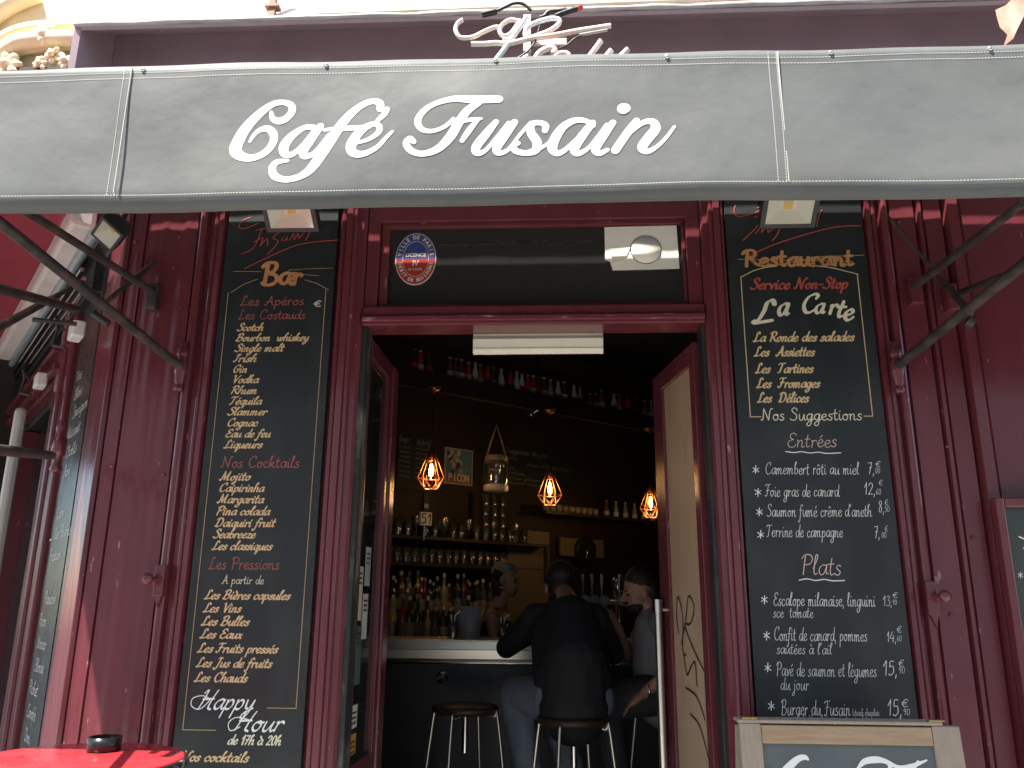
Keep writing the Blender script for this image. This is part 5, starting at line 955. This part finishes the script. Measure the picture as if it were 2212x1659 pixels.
jk = limb(((0.085, 1.24, 1.00), 0.182), ((0.09, 1.27, 1.18), 0.176), ((0.08, 1.41, 1.38), 0.142), ((0.05, 1.50, 1.43), 0.085))+limb((shL, 0.078), (elL, 0.060), ((-0.12, 1.98, 1.315), 0.046))+limb((shR, 0.078), (elR, 0.060), ((0.22, 1.98, 1.315), 0.046))+[(shL, 0.082, shR, 0.082), ((0.0, 1.25, 1.12), 0.11, (-0.04, 1.44, 1.33), 0.09), ((0.17, 1.25, 1.12), 0.11, (0.15, 1.40, 1.33), 0.09), ((0.055, 1.50, 1.40), 0.100, (0.035, 1.58, 1.47), 0.080), ((0.035, 1.58, 1.47), 0.078, (0.03, 1.61, 1.50), 0.066)]
tj = limb((hpL, 0.115), (knL, 0.088), ((-0.10, 1.31, 0.55), 0.062))+limb((hpR, 0.115), (knR, 0.088), ((0.14, 1.48, 0.52), 0.062))+[(hpL, 0.12, hpR, 0.12)]
sh_ = [((-0.05, 1.24, 0.44), 0.045, (-0.10, 1.45, 0.39), 0.04), ((0.17, 1.42, 0.40), 0.045, (0.14, 1.62, 0.36), 0.04)]
M_jacket = mat('black_knit', (0.012, 0.013, 0.016), 0.8, bump=0.2); M_jeans = mat('blue_grey_denim', (0.13, 0.155, 0.20), 0.8, var=0.2, bump=0.3, bscale=80); M_hair = mat('dark_brown_hair', (0.02, 0.014, 0.01), 0.6, bump=0.5, bscale=90)
person('person in black top and grey jeans seated at the bar, back to the street', bc, [], (0.02, 1.67, 1.56), (-0.35, 1, -0.35), 1.0, [('sweater', jk, [], M_jacket), ('jeans', tj, [], M_jeans), ('shoes', sh_, [], M_black)],
       [((0, -0.03, 0.05), (0.084, 0.098, 0.088)), ((0, -0.05, -0.01), (0.078, 0.07, 0.075))], M_hair, (0.085, 1.24, 0.13))
# man in grey shirt facing left
B = Vector((0.60, 1.72, 0.13)); hp1, hp2 = (0.58, 1.64, 1.03), (0.60, 1.82, 1.03); kn1, kn2 = (0.24, 1.56, 0.99), (0.25, 1.78, 1.0); an1, an2 = (0.34, 1.58, 0.50), (0.34, 1.80, 0.5)
s1v, s2v = (0.58, 1.56, 1.385), (0.56, 1.90, 1.385); e1, w1 = (0.40, 1.50, 1.20), (0.28, 1.52, 1.40); e1b = (0.62, 1.47, 1.17); w1b = (0.45, 1.50, 1.04)
bc = limb(((0.59, 1.73, 1.04), 0.13), ((0.585, 1.73, 1.22), 0.13), ((0.57, 1.73, 1.36), 0.12), ((0.535, 1.73, 1.43), 0.055), ((0.50, 1.72, 1.48), 0.052))+[(s1v, 0.065, s2v, 0.065)]+limb((s2v, 0.052), ((0.40, 1.90, 1.21), 0.042), ((0.33, 1.70, 1.36), 0.028))+limb((s1v, 0.052), (e1b, 0.042), (w1b, 0.029))
bc += hand((0.33, 1.70, 1.36), (-0.45, -0.25, 0.85), (0, 1, 0.2), 0.8)+hand(w1b, (-0.8, 0.1, -0.6), (0, 1, 0), 0.3)+limb((hp1, 0.09), (kn1, 0.065), (an1, 0.04))+limb((hp2, 0.09), (kn2, 0.065), (an2, 0.04))+[(an1, 0.04, (0.20, 1.57, 0.44), 0.032), (an2, 0.04, (0.20, 1.80, 0.44), 0.032)]
shirt = limb(((0.59, 1.73, 1.00), 0.168), ((0.575, 1.73, 1.15), 0.17), ((0.57, 1.73, 1.34), 0.145), ((0.55, 1.73, 1.42), 0.085))+[(s1v, 0.085, s2v, 0.085), (s1v, 0.08, (0.60, 1.50, 1.26), 0.068), (s2v, 0.08, (0.48, 1.90, 1.29), 0.065)]
trou = limb((hp1, 0.115), (kn1, 0.09), ((0.33, 1.58, 0.56), 0.065))+limb((hp2, 0.115), (kn2, 0.09), ((0.33, 1.80, 0.56), 0.065))+[(hp1, 0.12, hp2, 0.12)]
sh_ = [((0.36, 1.58, 0.47), 0.044, (0.19, 1.57, 0.43), 0.038), ((0.36, 1.80, 0.47), 0.044, (0.19, 1.80, 0.43), 0.038)]
def beard(o, P, q):
    g = put('beard', blob([], [(P(0, 0.042, -0.074), (0.055, 0.052, 0.036), q), (P(0, 0.088, -0.043), (0.028, 0.012, 0.007), q)], 0.006, 1), M_hair, o); g.data.transform(Matrix.Translation(-o.location))
    obj('watch', MB().tube([Vector(w1b)+Vector((0.045*0, 0, 0))+Vector((0.022, 0, 0.014))+Vector((0.0, 0.036*math.cos(a), 0.036*math.sin(a))) for a in [2*math.pi*k/16 for k in range(16)]], 0.006, 6, closed=True), M_chrome, o)
person('bearded person in grey short sleeved shirt on the right, gesturing with raised hand', bc, [], (0.465, 1.72, 1.545), (-1, -0.25, -0.22), 1.0, [('shirt', shirt, [], mat('grey_shirt', (0.20, 0.205, 0.22), 0.8, bump=0.2)), ('trousers', trou, [], mat('dark_trousers', (0.04, 0.042, 0.05), 0.8)), ('shoes', sh_, [], M_black)],
       [((0, -0.022, 0.058), (0.081, 0.094, 0.080)), ((0, -0.058, 0.0), (0.078, 0.056, 0.066))], M_hair, tuple(B), [beard])
# bartender
bx_, by_ = -0.40, 2.86
s1v, s2v = (bx_-0.02, by_-0.16, 1.40), (bx_, by_+0.16, 1.40)
bc = limb(((bx_, by_, 0.98), 0.12), ((bx_, by_, 1.15), 0.095), ((bx_, by_, 1.33), 0.11), ((bx_+0.01, by_, 1.44), 0.05), ((bx_+0.04, by_, 1.54), 0.045))+[(s1v, 0.05, s2v, 0.05)]+limb((s1v, 0.045), ((bx_+0.02, by_-0.22, 1.18), 0.036), ((bx_+0.22, by_-0.26, 1.25), 0.024))+limb((s2v, 0.045), ((bx_+0.02, by_+0.2, 1.16), 0.036), ((bx_+0.24, by_+0.05, 1.27), 0.024))
bc += hand((bx_+0.22, by_-0.26, 1.25), (1, -0.1, 0.3), (0, 1, 0), 0.5)+hand((bx_+0.24, by_+0.05, 1.27), (1, -0.3, 0.1), (0, 1, 0), 0.5)+limb(((bx_, by_-0.09, 0.95), 0.09), ((bx_, by_-0.09, 0.55), 0.06), ((bx_, by_-0.09, 0.2), 0.04))+limb(((bx_, by_+0.09, 0.95), 0.09), ((bx_, by_+0.09, 0.55), 0.06), ((bx_, by_+0.09, 0.2), 0.04))+[((bx_, by_-0.09, 0.19), 0.035, (bx_+0.15, by_-0.09, 0.165), 0.03), ((bx_, by_+0.09, 0.19), 0.035, (bx_+0.15, by_+0.09, 0.165), 0.03)]
top_ = limb(((bx_, by_, 0.95), 0.13), ((bx_, by_, 1.15), 0.107), ((bx_, by_, 1.31), 0.12))+[((bx_, by_-0.09, 1.34), 0.05, (bx_, by_-0.09, 1.44), 0.022), ((bx_, by_+0.09, 1.34), 0.05, (bx_, by_+0.09, 1.44), 0.022)]
sk = limb(((bx_, by_-0.09, 0.95), 0.105), ((bx_, by_-0.09, 0.55), 0.072), ((bx_, by_-0.09, 0.24), 0.052))+limb(((bx_, by_+0.09, 0.95), 0.105), ((bx_, by_+0.09, 0.55), 0.072), ((bx_, by_+0.09, 0.24), 0.052))
def scarf(o, P, q):
    g = put('head_scarf', blob([], [(P(0, -0.015, 0.085), (0.083, 0.088, 0.052), q), (P(0, -0.07, 0.05), (0.07, 0.05, 0.055), q)], 0.008, 1), mat('grey_scarf', (0.28, 0.26, 0.22), 0.8, col2=(0.12, 0.11, 0.10), scale=30), o); g.data.transform(Matrix.Translation(-o.location))
    obj('earring', MB().ell(P(0.084, 0.002, -0.052), 0.008, 8, 6), M_chrome, o)
person('bartender with grey head scarf and black tank top behind the bar', bc, [], (bx_+0.065, by_, 1.635), (1, -0.35, -0.12), 0.95, [('tank_top', top_, [], M_jacket), ('trousers', sk, [], M_jacket)],
       [((0, -0.04, 0.045), (0.082, 0.088, 0.078)), ((0, -0.065, -0.03), (0.076, 0.045, 0.075)), ((0.072, -0.02, -0.06), (0.014, 0.03, 0.06)), ((-0.072, -0.02, -0.06), (0.014, 0.03, 0.06))], M_hair, (bx_, by_, 0.13), [scarf])
# ================================================================== STREET FURNITURE
tb = thing('round_table', 'round glossy red bistro high table at the lower left', 'table', (-1.36, -0.52, 0))
obj('tabletop', MB().lathe((-1.36, -0.52, 1.005), [(0.275, 0), (0.292, 0.006), (0.292, 0.020), (0.284, 0.025), (0, 0.0255)], 56), M_tablered, tb)
obj('rim', MB().lathe((-1.36, -0.52, 1.0), [(0.294, 0), (0.301, 0.003), (0.301, 0.021), (0.2935, 0.024)], 56, caps=False), mat('scuffed_black_rim', (0.02, 0.018, 0.018), 0.4, col2=(0.25, 0.22, 0.2), scale=25, c2pos=(0.55, 0.62)), tb)
obj('pedestal', MB().lathe((-1.36, -0.52, 0.0), [(0.22, 0), (0.22, 0.012), (0.04, 0.04), (0.03, 0.08), (0.03, 0.96), (0.06, 0.998)], 20), M_black, tb)
ash = one('ashtray', MB().lathe((-1.345, -0.40, 1.0308), [(0.043, 0), (0.048, 0.004), (0.048, 0.040), (0.043, 0.040), (0.040, 0.008), (0, 0.006)], 28), mat('glossy_black_plastic', (0.012, 0.012, 0.012), 0.22), 'round black ashtray on the red table', 'ashtray')
# A-board
A0 = Vector((0.545, -0.62, 0)); tl = at(1597, 1556, -0.33); trp = at(2062, 1560, -0.33)
ab = thing('a_board', 'wooden framed pavement chalkboard with white brand script at the lower right', 'a-board', ((tl.x+trp.x)/2, -0.35, 0))
W0, W1, ZT_ = tl.x, trp.x, tl.z
def lean(z): return -0.45+(z/ZT_)*0.12
def abx(name, x0, x1, z0, z1, d0, d1, m, bev=0.003):
    a = Vector((x0, lean(z0)+d0, z0)); return obj(name, MB().obox(a, (x1-x0, 0, 0), (0, d1-d0, 0), (0, lean(z1)-lean(z0), z1-z0)), m, ab, bev)
fwid = 0.062
abx('frame_upright', W0, W0+fwid, 0.0, ZT_-0.008, 0, 0.028, M_boardv); abx('frame_upright', W1-fwid-0.005, W1+0.012, 0.0, ZT_-0.008, 0, 0.028, M_boardv)
abx('frame_rail', W0+fwid+0.001, W1-fwid-0.006, ZT_-0.062, ZT_-0.012, 0.002, 0.026, M_boardw); abx('frame_rail', W0+fwid+0.001, W1-fwid-0.006, 0.12, 0.19, 0.002, 0.026, M_boardw)
abx('slate', W0+fwid-0.005, W1-fwid, 0.18, ZT_-0.055, 0.012, 0.020, mat('grey_slate', (0.085, 0.10, 0.105), 0.5, col2=(0.12, 0.135, 0.14), scale=4, c2pos=(0.3, 0.75)))
obj('top_cap', MB().box(W0-0.004, W1-0.035, lean(ZT_)-0.002, lean(ZT_)+0.07, ZT_-0.007, ZT_+0.003), M_boardv, ab, 0.003)
for xx in (W0+0.03, W1-0.05): obj('hinge', MB().box(xx-0.022, xx+0.022, lean(ZT_)+0.0, lean(ZT_)+0.02, ZT_+0.0035, ZT_+0.008), mat('brass', (0.5, 0.38, 0.15), 0.35, 0.8), ab)
mb = MB(); mb.obox((W0, lean(ZT_)+0.27, 0), (W1-W0, 0, 0), (0, 0.02, 0), (0, -0.22, ZT_-0.02)); obj('rear_panel', mb, M_boardv, ab)
mb = MB()
def AB(x, y):
    p = at(*ze(x, y), -0.335); return p.x, p.z
for st in ([(690,1385,16),(672,1372,30),(630,1378,36),(570,1425,46),(510,1500,54),(490,1600,54),(540,1680,44),(640,1690,30),(760,1620,20)],
           [(1095,1470,20),(1060,1540,36),(1060,1640,36),(1130,1690,28),(1200,1640,20)], [(1040,1450,14),(1090,1402,34),(1170,1388,40),(1240,1400,28),(1330,1440,22),(1430,1430,26),(1530,1392,10)],
           [(1230,1400,14),(1270,1440,26),(1230,1540,34),(1200,1660,36),(1260,1700,26)], [(1470,1400,14),(1420,1470,30),(1350,1600,34),(1370,1690,26)], [(860,1560,20),(800,1600,34),(810,1680,30),(870,1690,28),(900,1620,28),(860,1560,20)]):
    P = [(*AB(a, b), c_) for a, b, c_ in st]; q = spl([(a, b) for a, b, _ in P], 6); wv = spl([(c_, 0) for _, _, c_ in P], 6)
    ribbon(mb, q, [max(0.0005, v.x*0.00023) for v in wv], lambda a, b, l: Vector((a, lean(b)+0.0105-l*2e-5, b)))
obj('lettering', mb, M_white, ab)
